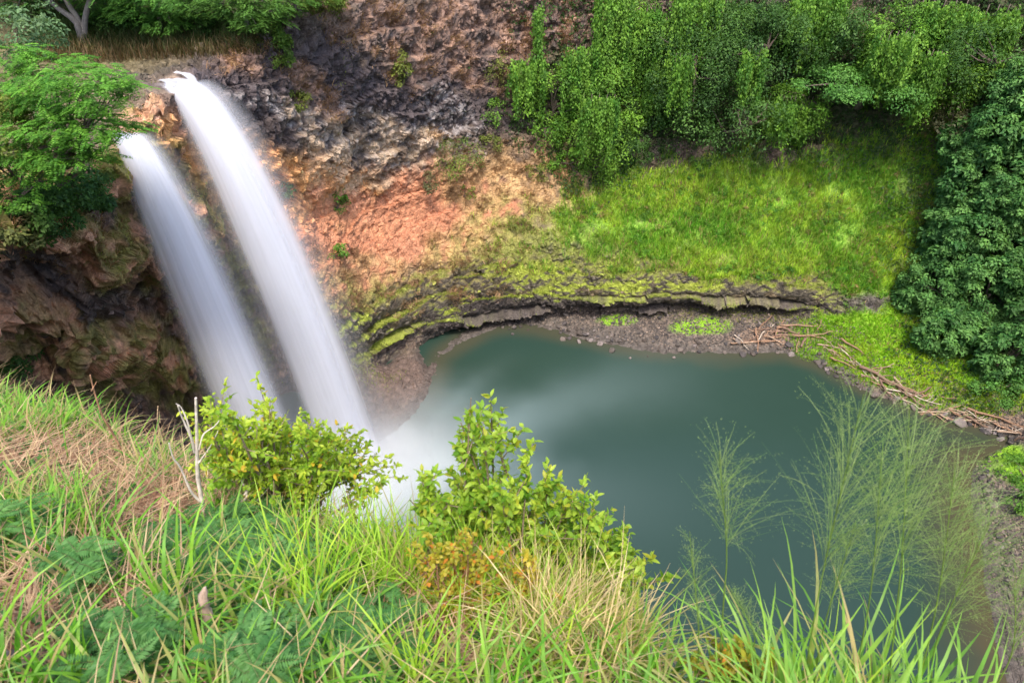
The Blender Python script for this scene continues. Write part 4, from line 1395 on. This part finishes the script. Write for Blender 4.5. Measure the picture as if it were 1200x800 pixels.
# angular stones and flakes that break up the bare rock walls
rockw = np.clip(rock * (1 - grassy) * (1 - upland) * above_water * (1 - bank) - .3 * cov, 0, 1) * smooth(30, 20, np.abs(SX - 0)) 
pos, nn, k = sample(rockw * smooth(-.1, .3, fbm(P, 2.2, 3, 12.0)), 11000, r)
g = Geo()
th = r.uniform(0, 6.28, len(pos))
sz = r.uniform(.07, .3, len(pos)) * r.uniform(.5, 1.2, len(pos))
t1 = nrm(np.cross(nn, r.normal(size=nn.shape)))
t2 = np.cross(nn, t1)
bx_ = base[None] * sz[:, None, None] * r.uniform(.6, 1.4, (len(pos), 5, 1))
V = pos[:, None] + bx_[..., 0:1] * t1[:, None] + bx_[..., 1:2] * t2[:, None] + bx_[..., 2:3] * nn[:, None] * .8 - nn[:, None] * .03
cg = C.reshape(-1, 3)[k] * r.uniform(.65, 1.45, (len(pos), 1))
g.add(V.reshape(-1, 3), (tri[None] + (np.arange(len(pos)) * 5)[:, None, None]).reshape(-1, 3), np.repeat(np.clip(cg, .01, .75), 5, axis=0))
tag(g.build('cliff_rubble', M_ROCK, None, False), 'broken stones set in the bare rock walls', 'rubble', kind='stuff')


# rank weeds in clumps on the bright slope
pos, nn, k = sample(grassy * smooth(-.2, .2, fbm(P, 3.0, 3, 40.0)) * (Z > 3.2), 1000, r)
g = Geo()
for i in range(len(pos)):
    m = int(r.integers(25, 70))
    rad = r.uniform(.18, .55)
    e = nrm(r.normal(size=(m, 3)) + np.array([0, -.2, .7]))
    q = pos[i] + np.array([0, 0, .1]) + e * rad * (r.uniform(.3, 1, (m, 1))) * np.array([1, 1, .8])
    nor = nrm(e + np.array([0, 0, .6]) + r.normal(0, .4, (m, 3)))
    ll = r.uniform(.09, .2, m)
    tcol = np.clip(r.normal(.5, .35), 0, 1.2)
    ca_, cb_ = ((.05, .17, .02), (.2, .4, .04)) if r.random() < .85 else ((.16, .13, .05), (.3, .22, .09))
    leaves(g, q, np.cross(nor, r.normal(size=(m, 3))), nor, ll, ll * .55, mixcol(ca_, cb_, np.clip(tcol + r.normal(0, .15, m), 0, 1.2)), .2)
tag(g.build('slope_weeds', M_FOL), 'leafy weeds growing in clumps on the bright slope', 'weeds', kind='stuff')

# grass on the plateaus and creepers on the walls beyond the frame
pos, nn, k = sample(upland * smooth(11.9, 11.5, RR) + .5 * (smooth(40, 44, SX) + smooth(-24, -27, SX) * smooth(24, 20, S[..., 1])) * above_water, 30000, r)
g = Geo()
blades(g, pos, r.uniform(0, 6.28, len(pos)), r.uniform(.4, 1.1, len(pos)), r.uniform(.05, .6, len(pos)), r.uniform(.3, 1.3, len(pos)), r.uniform(.05, .12, len(pos)), mixcol((0.05, 0.1, 0.02), (0.15, 0.22, 0.04), np.clip(r.normal(.5, .3, len(pos)), 0, 1)), seg=3)
tag(g.build('plateau_grass', M_FOL), 'rough grass on the ground above the cliffs', 'grass', kind='stuff')
# ------------------------------------------------------------------ the near hillside: grass, straw, ferns, shrubs
rf = np.random.default_rng(77)
GREEN = ((0.085, 0.26, 0.016), (0.23, 0.45, 0.04))
LIME = ((0.2, 0.42, 0.02), (0.42, 0.6, 0.06))
STRAW = ((0.4, 0.26, 0.13), (0.62, 0.48, 0.26))
geos = {k: Geo() for k in ('green', 'lime', 'straw', 'litter', 'reed', 'herb')}


# patches where the red soil and straw show through
bare = [(20, 545, .34), (75, 535, .26), (120, 570, .24), (30, 705, .26), (190, 630, .2), (120, 750, .2), (460, 750, .2), (560, 770, .16), (200, 590, .2), (165, 600, .2)]
BR_ = [(ghit(a, b), c) for a, b, c in bare]
BR_ = [(p, c) for p, c in BR_ if p is not None]


def scatter(px, py, rad, n):
    p = ghit(px, py)
    if p is None: return np.zeros((0, 3))
    out = []
    for _ in range(n):
        a, q = rf.uniform(0, 6.28), math.sqrt(rf.random()) * rad
        x, y = p[0] + q * math.cos(a), p[1] + q * math.sin(a)
        if math.hypot(x, y) < .55 and math.hypot(x, y) >= 0 and .51 * x + .86 * y < .3: continue
        if any(math.hypot(x - p_[0], y - p_[1]) < c_ * .85 for p_, c_ in BR_): continue
        out.append(gnd(x, y))
    return np.array(out).reshape(-1, 3)


def tufts(key, cen, per, L, W, lean, curl, ca, cb, seg=6, spread=.035, tip=None, lim=None):
    if len(cen) == 0: return
    m = rf.integers(max(1, per // 2), per + 1, len(cen))
    base = np.repeat(cen, m, axis=0)
    ct = np.repeat(np.clip(rf.normal(.5, .28, len(cen)), 0, 1.2), m)
    cl = np.repeat(rf.uniform(.75, 1.2, len(cen)), m)
    n = len(base)
    base = base + np.stack([rf.normal(0, spread, n), rf.normal(0, spread, n), np.full(n, -.015)], 1)
    u = lambda a: rf.uniform(a[0], a[1], n)
    bc = mixcol(ca, cb, np.clip(ct + rf.normal(0, .18, n), 0, 1.3))
    if tip is None and key in ('green', 'lime', 'reed'):
        old = rf.random(n)
        tip = np.where((old < (.1 if key == 'reed' else .25))[:, None], np.array((.42, .34, .13)), bc * 1.1)
        bc = np.where((old < (.02 if key == 'reed' else .06))[:, None], np.array((.45, .34, .17)), bc)
    blades(geos[key], base, rf.uniform(0, 6.28, n), u(L) * cl, u(lean), u(curl), u(W), bc, seg, tip)


def uniform_ground(n, q0, q1, s0, s1, f=None):
    q, s = rf.uniform(q0, q1, n), rf.uniform(s0, s1, n)
    x, y = .51 * s + .86 * q, .86 * s - .51 * q
    keep = np.hypot(x, y) > .5
    if f is not None: keep &= f(x, y)
    return np.array([gnd(a, b) for a, b in zip(x[keep], y[keep])]).reshape(-1, 3)


def open_ground(x, y):
    k = np.ones(len(x), bool)
    for p, c in BR_:
        k &= (np.hypot(x - p[0], y - p[1]) > c * rf.uniform(.6, 1.1, len(x)))
    return k


# straw litter lying on the soil everywhere
L0 = uniform_ground(9000, -6.5, 2.2, -1.0, 1.5)
n = len(L0)
blades(geos['litter'], L0 + np.array([0, 0, .012]), rf.uniform(0, 6.28, n), rf.uniform(.08, .4, n), rf.uniform(1.35, 1.75, n), rf.uniform(-.2, .3, n), rf.uniform(.002, .006, n),
       mixcol((.3, .16, .09), (.6, .43, .25), rf.random(n)), 4)
for p, c in BR_:
    q = [gnd(p[0] + c * rf.normal(0, .55), p[1] + c * rf.normal(0, .55)) for _ in range(int(1300 * c))]
    q = np.array(q); n = len(q)
    a0 = rf.uniform(0, 3.14)
    blades(geos['litter'], q + np.stack([np.zeros(n), np.zeros(n), rf.uniform(.01, .06, n)], 1), a0 + rf.normal(0, .7, n) + 3.14 * rf.integers(0, 2, n), rf.uniform(.12, .45, n), rf.uniform(1.35, 1.8, n), rf.uniform(-.2, .4, n),
           rf.uniform(.002, .0055, n), mixcol((.26, .12, .065), (.6, .42, .25), rf.random(n) ** 1.3), 4)

# general green cover
cen = uniform_ground(1500, -6.5, -.6, -.8, 1.4, open_ground)
tufts('green', cen, 9, (.1, .3), (.005, .014), (.2, .95), (.4, 1.5), *GREEN)
cen = uniform_ground(1300, -6.0, .8, -.8, 1.4, open_ground)
tufts('green', cen, 8, (.1, .3), (.003, .007), (.2, 1.0), (.3, 1.4), (0.09, 0.22, 0.03), (0.2, 0.33, 0.06))
cen = uniform_ground(900, -6.0, 1.2, -.8, 1.4)
tufts('straw', cen, 6, (.15, .4), (.002, .004), (.5, 1.3), (.4, 1.4), *STRAW)
# rougher cover on the hillside beside and below the viewpoint
cen = np.concatenate([uniform_ground(1500, -18, -6.5, -4, 1.6), uniform_ground(700, -7, 9, -5, -.8), uniform_ground(500, 1.2, 10, -1, 1.6), uniform_ground(900, -24, 20, 1.6, 9)])
cen = cen[~((np.abs(cen[:, 0]) < 1.0) & (np.abs(cen[:, 1]) < 1.0))]
tufts('green', cen, 10, (.2, .6), (.012, .03), (.2, .95), (.4, 1.5), *GREEN, spread=.1)
# broad-bladed patches
for (px, py, rad, n, L) in ((60, 490, .4, 40, .3), (130, 520, .35, 36, .28), (170, 560, .25, 26, .28), (40, 478, .5, 40, .3), (20, 610, .25, 16, .28), (110, 650, .25, 22, .3), (80, 665, .2, 14, .3), (160, 715, .25, 22, .3),
                            (240, 640, .3, 20, .34), (300, 735, .3, 14, .28), (360, 775, .3, 16, .28), (250, 790, .3, 16, .28), (210, 600, .3, 22, .28), (440, 785, .3, 18, .24), (90, 500, .4, 30, .28), (30, 500, .4, 30, .28), (60, 790, .3, 16, .4), (650, 790, .3, 30, .3), (700, 800, .3, 30, .3), (520, 800, .3, 26, .3), (330, 620, .25, 8, .34)):
    tufts('green', scatter(px, py, rad, n), 9, (L * .6, L * 1.2), (.007, .016), (.15, .95), (.5, 1.6), *GREEN, spread=.02)
# tall lime grass in the middle
for (px, py, rad, n, L) in ((430, 640, .4, 50, .44), (480, 660, .35, 60, .46), (530, 690, .3, 50, .42), (410, 690, .3, 40, .38), (470, 710, .3, 44, .4), (560, 720, .25, 40, .36), (395, 610, .4, 34, .42), (360, 590, .4, 26, .4), (600, 745, .25, 34, .34), (520, 740, .3, 34, .34),
                            (440, 600, .3, 40, .44), (500, 640, .3, 40, .4)):
    tufts('lime', scatter(px, py, rad, int(n * 1.6)), 13, (L * .55, L * 1.15), (.004, .0095), (.02, .55), (.3, 1.3), *LIME, spread=.03)
# dry stalks and straw-coloured clumps
for (px, py, rad, n, L) in ((200, 570, .45, 16, .3), (260, 580, .5, 26, .36), (320, 590, .45, 44, .4), (370, 590, .4, 34, .4), (180, 530, .4, 12, .3), (540, 740, .2, 16, .26), (300, 550, .5, 34, .42)):
    tufts('straw', scatter(px, py, rad, n), 12, (L * .5, L * 1.1), (.002, .005), (.1, .9), (.5, 1.9), *STRAW)
for (px, py, rad, n, L) in ((670, 765, .2, 40, .4), (700, 768, .2, 44, .42), (740, 778, .2, 48, .4), (780, 788, .2, 48, .36), (820, 800, .18, 44, .32), (640, 768, .14, 20, .32), (850, 815, .15, 36, .3)):
    c_ = scatter(px, py, rad, n)
    tufts('straw', c_, 11, (L * .5, L * 1.15), (.003, .006), (.02, .45), (.4, 1.5), (.4, .34, .1), (.66, .54, .26), tip=(.66, .5, .28))
    tufts('lime', c_[: n * 3 // 4], 10, (L * .5, L * 1.1), (.004, .008), (.02, .5), (.3, 1.2), (.22, .34, .04), (.4, .46, .09))
# broad bright reeds in the lower right corner
for k in range(850):
    px = rf.uniform(880, 1250)
    p = ghit(px, rf.uniform(810, 990))
    if p is None: continue
    tufts('reed', p[None], 6, (.38, .62), (.009, .018), (.02, .5), (.9, 2.4), (0.12, 0.3, 0.03), (0.27, 0.46, 0.06), seg=8, spread=.09)
for k in range(140):
    p = ghit(rf.uniform(900, 1230), rf.uniform(820, 950))
    if p is None: continue
    tufts('lime', p[None], 8, (.3, .6), (.004, .009), (.02, .5), (.2, 1.2), *LIME)
# small round-leaved herbs between the grass
hc = uniform_ground(1300, -6.0, .4, -.8, 1.2)
m = 9
hb = np.repeat(hc, m, axis=0)
n = len(hb)
hb = hb + np.stack([rf.normal(0, .04, n), rf.normal(0, .04, n), rf.uniform(.01, .1, n)], 1)
ovate(geos['herb'], hb, rf.normal(0, 1, (n, 3)) * np.array([1, 1, .3]), nrm(np.array([0, 0, 1.]) + rf.normal(0, .35, (n, 3))), rf.uniform(.015, .04, n), rf.uniform(.01, .024, n),
      mixcol((0.04, 0.13, 0.03), (0.1, 0.24, 0.05), rf.random(n)))
tag(geos['green'].build('meadow_grass', M_GRASS), 'green grass blades on the near hillside', 'grass', kind='stuff')
tag(geos['lime'].build('tall_grass', M_GRASS), 'tall yellow-green grass on the edge of the near hillside', 'grass', kind='stuff')
tag(geos['straw'].build('dry_grass', M_STRAW), 'dry straw-coloured grass on the near hillside', 'grass', kind='stuff')
tag(geos['litter'].build('straw_litter', M_STRAW), 'dead straw lying on the red soil', 'litter', kind='stuff')
tag(geos['reed'].build('reed_grass', M_GRASS), 'broad bright grass blades in the lower right corner', 'grass', kind='stuff')
tag(geos['herb'].build('low_weeds', M_LEAF), 'small round-leaved weeds between the grass', 'weeds', kind='stuff')


# ferny plants with double rows of fine leaflets
def ferny(label, px, py, rad, nf, seed, ca=(0.06, 0.19, 0.045), cb=(0.16, 0.34, 0.095), high=.2):
    r = np.random.default_rng(seed)
    p = ghit(px, py)
    o = empty('ferny_plant', p, label, 'plant', 'ferny plants on the near hillside')
    g, tg = Geo(), Geo()
    for f in range(nf):
        a, q = r.uniform(0, 6.28), math.sqrt(r.random()) * rad
        b = gnd(p[0] + q * math.cos(a), p[1] + q * math.sin(a))
        h = high * r.uniform(.4, 1.15) * (1 - .4 * (q / rad) ** 2)
        s0 = b + np.array([r.normal(0, .02), r.normal(0, .02), h])
        for w in range(int(r.integers(5, 9))):
            az = r.uniform(0, 6.28)
            Lr = r.uniform(.07, .125)
            d = np.array([math.cos(az), math.sin(az), 0])
            t = np.linspace(0, 1, 20)[:, None]
            path = s0 + d * Lr * t + np.array([0, 0, 1.]) * (.05 * t - .07 * t * t) * r.uniform(.3, 1.6)
            tubes(tg, path[::5], np.linspace(.0016, .0006, 4), (.1, .14, .05), 3)
            sd = np.cross(d, [0, 0, 1.])
            c = mixcol(ca, cb, np.clip(r.normal(.5, .3) + r.normal(0, .12, 20), 0, 1.2))
            for s in (-1, 1):
                lw = .027 * np.sin(np.linspace(.45, 2.95, 20)) * r.uniform(.8, 1.15)
                leaves(g, path, sd * s + d * .35 + r.normal(0, .06, (20, 3)), np.tile([0, 0, 1.], (20, 1)) + r.normal(0, .2, (20, 3)), lw, .0062, c, .1)
        tubes(tg, [b - np.array([0, 0, .02]), (b + s0) / 2 + r.normal(0, .008, 3), s0], [.003, .0025, .0018], (.12, .13, .05), 4)
    g.build('foliage', M_LEAF, o)
    tg.build('stem', M_BARK, o)


for i, a in enumerate([
    ('large blue-green ferny plant right of the broken branch stub', 320, 680, .26, 80),
    ('ferny plant directly behind the broken branch stub', 262, 660, .18, 46),
    ('ferny plant at the foot of the bare white twigs', 290, 640, .2, 34),
    ('ferny plant between the large ferny plant and the tall lime grass', 385, 690, .18, 30),
    ('low ferny plant at the bottom edge near the weathered log', 150, 790, .12, 16),
    ('low ferny plant at the bottom edge below the broken branch stub', 330, 785, .14, 24),
    ('ferny plant on the left slope beside bare red soil', 130, 690, .1, 10),
    ('ferny plant at the left edge among straw litter', 40, 640, .1, 10),
    ('small ferny plant in the grass at the bottom centre', 450, 765, .15, 18),
]):
    ferny(*a, seed=800 + i)


# leafy shrubs
def leafy_shrub(name, label, base, tips, nleaf, LL, WW, ca, cb, seed, spread=.07, extra=None, ex=0.0, stem=(.2, .15, .1), R0=.012, cat='shrub', group=None, along=.55):
    r = np.random.default_rng(seed)
    o = empty(name, base, label, cat, group)
    g, tg = Geo(), Geo()
    for tp in tips:
        tp = np.asarray(tp)
        mid = base * .5 + tp * .5 + r.normal(0, .05, 3) + np.array([0, 0, -.03])
        path = curve_pts([base + r.normal(0, .02, 3), mid, tp], 24)
        tubes(tg, path, np.linspace(R0, .0018, 24), stem, 6, .05, seed)
        subs = [(path[int(k)], nrm(r.normal(size=3) + np.array([0, 0, .7]) + nrm(tp - mid) * .7)) for k in r.integers(int(24 * (1 - along)), 23, 9)]
        subs.append((path[-4], nrm(path[-1] - path[-4])))
        for q, d in subs:
            Ls = r.uniform(.6, 1.3) * spread * 1.6
            e = q + d * Ls
            tubes(tg, [q, (q + e) / 2 + r.normal(0, .004, 3), e], [.0026, .002, .0012], stem, 4)
            m = nleaf
            t = r.uniform(.15, 1.08, m)[:, None]
            pos = q + (e - q) * t + r.normal(0, .004, (m, 3))
            ax = nrm(r.normal(size=(m, 3)) + d * .75 + np.array([0, 0, .1]))
            nor = nrm(np.array([0, 0, 1.]) + r.normal(0, .5, (m, 3)))
            c = mixcol(ca, cb, np.clip(r.normal(.5, .2) + r.normal(0, .25, m), 0, 1.3))
            if extra is not None:
                w = r.random(m) < ex
                c[w] = np.array(extra) * r.uniform(.8, 1.2, (w.sum(), 1))
            ovate(g, pos, ax, nor, LL * r.uniform(.55, 1.2, m), WW * r.uniform(.7, 1.2, m), c)
    g.build('foliage', M_LEAF, o)
    tg.build('stem', M_BARK, o)
    return o


def tip_list(base, pts, r, dj=.12):
    out = []
    for (px, py) in pts:
        p = above(base, px, py)
        d = ray(px, py)
        out.append(p + d * r.normal(0, dj))
    return out


r = np.random.default_rng(91)
hb_ = ghit(592, 725)
gb = hb_ if hb_ is not None else WT(592, 725, 2.6)
gb = gnd(gb[0] + .25 * .1, gb[1] + .28)
leafy_shrub('leafy_shrub', 'tall leafy green shrub rising in front of the pool from the hillside edge', gb,
            tip_list(gb, [(552, 466), (540, 495), (565, 500), (540, 535), (585, 525), (618, 545), (602, 570), (495, 565), (520, 585), (560, 560), (640, 575), (665, 590), (700, 600), (650, 615), (690, 625), (730, 640), (755, 660), (600, 620), (560, 610),
                          (630, 650), (680, 660), (720, 675), (590, 655), (505, 610), (545, 580), (610, 600), (660, 640), (570, 640), (622, 680), (655, 690), (770, 680), (745, 690), (700, 690), (640, 560), (575, 470), (530, 555), (480, 585), (720, 625), (675, 605), (600, 650), (640, 630), (550, 620), (530, 605), (745, 665), (690, 650), (590, 590)], r, .14), 32, .033, .0155,
            (0.13, 0.29, 0.022), (0.42, 0.56, 0.06), 92, .095, (.38, .4, .04), .1, (.22, .17, .11), .011)
lb = gnd(*(ghit(320, 610)[:2] + np.array([.02, .1])))
leafy_shrub('yellow_green_shrub', 'yellow-green leafy shrub in front of the foot of the left fall', lb,
            tip_list(lb, [(250, 492), (272, 488), (290, 505), (318, 482), (316, 510), (335, 510), (300, 530), (265, 520), (350, 515), (370, 525), (345, 545), (380, 545), (320, 555), (285, 555), (400, 540), (390, 565), (360, 575), (240, 510), (425, 525), (415, 555), (330, 580), (300, 500), (275, 505), (330, 530), (365, 545), (400, 515), (440, 545), (430, 575), (305, 560), (260, 545), (345, 510), (380, 530), (232, 500)], r, .2), 28, .03, .0145,
            (0.2, 0.36, 0.025), (0.5, 0.6, 0.06), 93, .09, (.6, .42, .04), .05, (.25, .19, .13), .01, along=.5)
for i, (lab, bx, by, tips) in enumerate([
    ('small-leaved yellow and orange shrub left of the dark gap under the tall shrub', 545, 722, [(495, 650), (510, 640), (530, 648), (548, 640), (520, 668), (545, 665), (560, 680), (535, 690), (570, 665), (505, 680), (555, 655), (575, 690), (525, 700)]),
    ('small-leaved yellow shrub right of the dark gap under the tall shrub', 615, 735, [(605, 665), (618, 662), (598, 680), (622, 685), (610, 695), (600, 700), (626, 672), (614, 712)]),
    ('orange-leaved shrublet at the hillside edge by the lower right reeds', 868, 815, [(850, 770), (870, 768), (885, 778), (862, 785), (895, 788), (842, 790)]),
]):
    hb_ = ghit(bx, by)
    b = hb_ if hb_ is not None else WT(bx, by, 2)
    leafy_shrub('orange_leaved_shrub', lab, b, tip_list(b, tips, r, .06), 17, .02, .013, (0.3, 0.33, 0.03), (0.52, 0.42, 0.05), 95 + i, .05, (.6, .24, .04), .12, (.3, .16, .09), .005, group='small yellow and orange shrubs', along=.75)


# bare twigs and stems
def twig(name, label, base_px, paths, col, cat, R0, mats=M_WOOD, group=None):
    p = ghit(*base_px)
    o = empty(name, p, label, cat, group)
    g = Geo()
    rr = np.random.default_rng(len(label))
    main = [p - np.array([0, 0, .03])]
    for i, (pts, ra, rb_) in enumerate(paths):
        W = [above(p, *q) + rr.normal(0, .006, 3) for q in pts]
        if i == 0: W = [main[0]] + W
        tubes(g, curve_pts(W, 14), np.linspace(ra, rb_, 14), col, 7, .06, i)
    g.build('stem', mats, o)
    return o


twig('bare_twigs', 'bare whitish branching twigs standing before the yellow-green shrub', (243, 628),
     [([(240, 600), (232, 560), (229, 530), (229, 500), (227, 462)], .011, .004), ([(229, 532), (222, 510), (212, 490), (208, 475)], .006, .002), ([(222, 508), (221, 490), (212, 475), (210, 470)], .004, .0015),
      ([(231, 525), (240, 505), (252, 495), (262, 488)], .004, .0012), ([(241, 590), (225, 575), (210, 550), (200, 535), (196, 520)], .006, .002), ([(233, 540), (246, 515), (256, 502)], .003, .001)], (.62, .54, .48), 'twigs', .011)
twig('bare_twigs', 'pale forked dead twigs inside the yellow-green shrub', (276, 622),
     [([(284, 590), (292, 575), (310, 570)], .007, .003), ([(284, 590), (289, 575), (284, 560), (298, 545)], .005, .002), ([(294, 605), (302, 585), (316, 570)], .005, .002)], (.6, .53, .46), 'twigs', .008)
twig('dead_stem', 'brown dead stem leaning up in front of the shaded left cliff', (152, 545),
     [([(140, 518), (124, 488), (108, 462), (104, 440)], .007, .003), ([(107, 460), (113, 447)], .003, .001)], (.36, .2, .12), 'twig', .007)
twig('dead_stem', 'thin tan dead stem between the dead brown stem and the white twigs', (192, 545),
     [([(190, 515), (186, 490), (184, 477)], .004, .002), ([(187, 495), (186, 482)], .003, .001)], (.5, .36, .22), 'twig', .004)
# broken branch stub
p = ghit(241, 748)
g = Geo()
top = above(p, 240, 688)
tubes(g, curve_pts([p - np.array([0, 0, .04]), p * .6 + top * .4 + np.array([.006, 0, 0]), p * .3 + top * .7 - np.array([.004, 0, 0]), top], 16),
      np.array([.015, .0155, .0165, .014, .0135, .0135, .015, .0165, .0155, .0125, .012, .0135, .0135, .0115, .008, .003]), (.42, .3, .24), 12, .22, 3)
o = g.build('branch_stub', M_WOOD)
tag(o, 'broken weathered branch stub standing up between the grass blades', 'branch')
# weathered log at the lower left corner
p = ghit(30, 778)
g = Geo()
a_, b_ = ghit(-60, 770), ghit(95, 778)
tubes(g, curve_pts([a_, p + np.array([0, 0, .012]), b_], 14), np.linspace(.04, .022, 14), (.2, .15, .14), 10, .12, 4)
tag(g.build('weathered_log', M_WOOD), 'dark weathered log lying on the ground in the lower left corner', 'log')

# long single blades that stand out
for i, (lab, bpx, pts, wd, col) in enumerate([
    ('long broad grass blade arching in from the lower left corner', (-15, 812), [(40, 772), (90, 738), (134, 712)], .016, (.16, .36, .04)),
    ('long light grass blade slanting up to the right across the bare soil', (118, 628), [(150, 606), (185, 585), (212, 566)], .011, (.28, .46, .12)),
    ('long thin dry stalk lying level across the left slope', (-15, 682), [(40, 684), (90, 680), (140, 672)], .006, (.6, .48, .26)),
]):
    p = ghit(*bpx)
    W = [p] + [ghit(*q) + np.array([0, 0, .06 + .05 * k]) if ghit(*q) is not None else above(p, *q) for k, q in enumerate(pts)]
    path = curve_pts(W, 18)
    t = nrm(np.gradient(path, axis=0))
    sd = nrm(np.cross(t, [0, 0, 1.]))
    w = wd * (1 - np.linspace(0, 1, 18) ** 2.5) + .0005
    V = np.stack([path - sd * w[:, None] / 2 + np.array([0, 0, 1.]) * w[:, None] * .25, path, path + sd * w[:, None] / 2 + np.array([0, 0, 1.]) * w[:, None] * .25], 1)
    g = Geo()
    F_ = [[i_ * 3 + j, i_ * 3 + j + 1, i_ * 3 + j + 4, i_ * 3 + j + 3] for i_ in range(17) for j in (0, 1)]
    g.add(V.reshape(-1, 3), F_, col)
    tag(g.build('grass_blade', M_GRASS), lab, 'grass blade', 'single long blades')


# tall flowering grass with wide airy plumes
def plume(label, bpx, tip, head, nb, bl, seed, ca=(.12, .23, .045), cb=(.26, .34, .1), R0=.0028):
    r = np.random.default_rng(seed)
    p = ghit(*bpx)
    if p is None: p = WT(*bpx, 2.0)
    tipw = above(p, *tip)
    o = empty('plume_grass', p, label, 'grass', 'flowering grass stalks')
    H = np.linalg.norm(tipw - p)
    path = curve_pts([p, p * .5 + tipw * .5 + r.normal(0, .02, 3), tipw], 40)
    g = Geo()
    tubes(g, path, np.linspace(R0, .0006, 40), (.24, .36, .07), 5)
    g.build('stalk', M_GRASS, o)
    g = Geo()
    nb = int(nb * 1.2)
    i0 = int(40 * (1 - head))
    base, az, ln, le = [], [], [], []
    idx = r.uniform(i0, 38, nb)
    b = path[idx.astype(int)]
    f = (idx - i0) / (40 - i0)
    L = bl * (1 - .62 * f) * r.uniform(.6, 1.15, nb)
    blades(g, b, r.uniform(0, 6.28, nb), L, r.uniform(.35, .8, nb), r.uniform(.1, 1.0, nb), r.uniform(.0004, .0008, nb), mixcol(ca, cb, r.random(nb)), 6)
    # spikelets strung along the branchlets
    m = 16
    rep = np.repeat(np.arange(nb), m)
    V = g.V[0].reshape(nb, 7, 2, 3).mean(2)
    t = r.uniform(.25, 1, nb * m) * 6
    k = np.minimum(t.astype(int), 5)
    q = V[rep, k] + (V[rep, k + 1] - V[rep, k]) * (t - k)[:, None] + r.normal(0, .006, (nb * m, 3))
    leaves(g, q, r.normal(size=q.shape) + np.array([0, 0, .6]), r.normal(size=q.shape), r.uniform(.003, .006, len(q)), .0012, mixcol(ca, cb, r.random(len(q))), .1)
    g.build('plume', M_STRAW, o)
    return o


for i, a in enumerate([
    ('tallest plumed grass stalk, its plume over the brown shallows', (935, 845), (1012, 462), .44, 150, .3),
    ('plumed grass stalk just right of the tallest one', (1035, 850), (1066, 478), .46, 150, .3),
    ('lone plumed grass stalk over dark water, left of the reeds', (842, 800), (843, 528), .4, 90, .2),
    ('short plumed stalk left of the lone one, beside the straw clump', (818, 795), (808, 622), .5, 60, .11),
    ('short pinkish plumed stalk low among the reeds', (950, 835), (1003, 612), .4, 80, .14),
    ('plumed stalk leaning right over the grey rock bank', (1090, 850), (1165, 600), .5, 110, .25),
    ('wispy plumed stalk between the two tall plumes', (990, 850), (1035, 520), .42, 110, .28),
    ('plumed stalk at the right edge, lowest over the rock bank', (1130, 860), (1190, 660), .5, 90, .2),
    ('small green plume close by the edge of the straw clump', (852, 805), (854, 685), .4, 50, .08),
    ('plumed stalk behind the right reeds over the shadowed water', (1065, 845), (1120, 545), .45, 110, .27),
]):
    plume(*a, seed=980 + i)

# ------------------------------------------------------------------ spray at the foot of the falls
def mist(loc, size, dens):
    m, nd, ln = mat('spray_mist')
    tc = N_(nd, 'ShaderNodeTexCoord')
    le = N_(nd, 'ShaderNodeVectorMath', operation='LENGTH')
    ln.new(tc.outputs['Object'], le.inputs[0])
    mr = N_(nd, 'ShaderNodeMapRange')
    mr.interpolation_type = 'SMOOTHSTEP'
    mr.inputs['From Min'].default_value, mr.inputs['From Max'].default_value = 1.0, 0.1
    mr.inputs['To Min'].default_value, mr.inputs['To Max'].default_value = 0.0, dens
    ln.new(le.outputs['Value'], mr.inputs['Value'])
    v = N_(nd, 'ShaderNodeVolumePrincipled')
    v.inputs['Color'].default_value = (.985, .99, 1, 1)
    v.inputs['Anisotropy'].default_value = .2
    ln.new(mr.outputs[0], v.inputs['Density'])
    o = N_(nd, 'ShaderNodeOutputMaterial')
    ln.new(v.outputs[0], o.inputs['Volume'])
    bm = bmesh.new()
    bmesh.ops.create_icosphere(bm, subdivisions=3, radius=1.0)
    me = bpy.data.meshes.new('spray_mist')
    bm.to_mesh(me); bm.free()
    me.materials.append(m)
    ob = bpy.data.objects.new('spray_mist', me)
    ob.location = loc
    ob.scale = size
    COL.objects.link(ob)
    tag(ob, 'white spray drifting up from the foot of the falls', 'mist', kind='stuff')


mist((-10.5, 36.4, .5), (13, 11, 5.0), .22)
mist((-11.5, 36.4, .5), (6.5, 6.0, 4.0), .4)
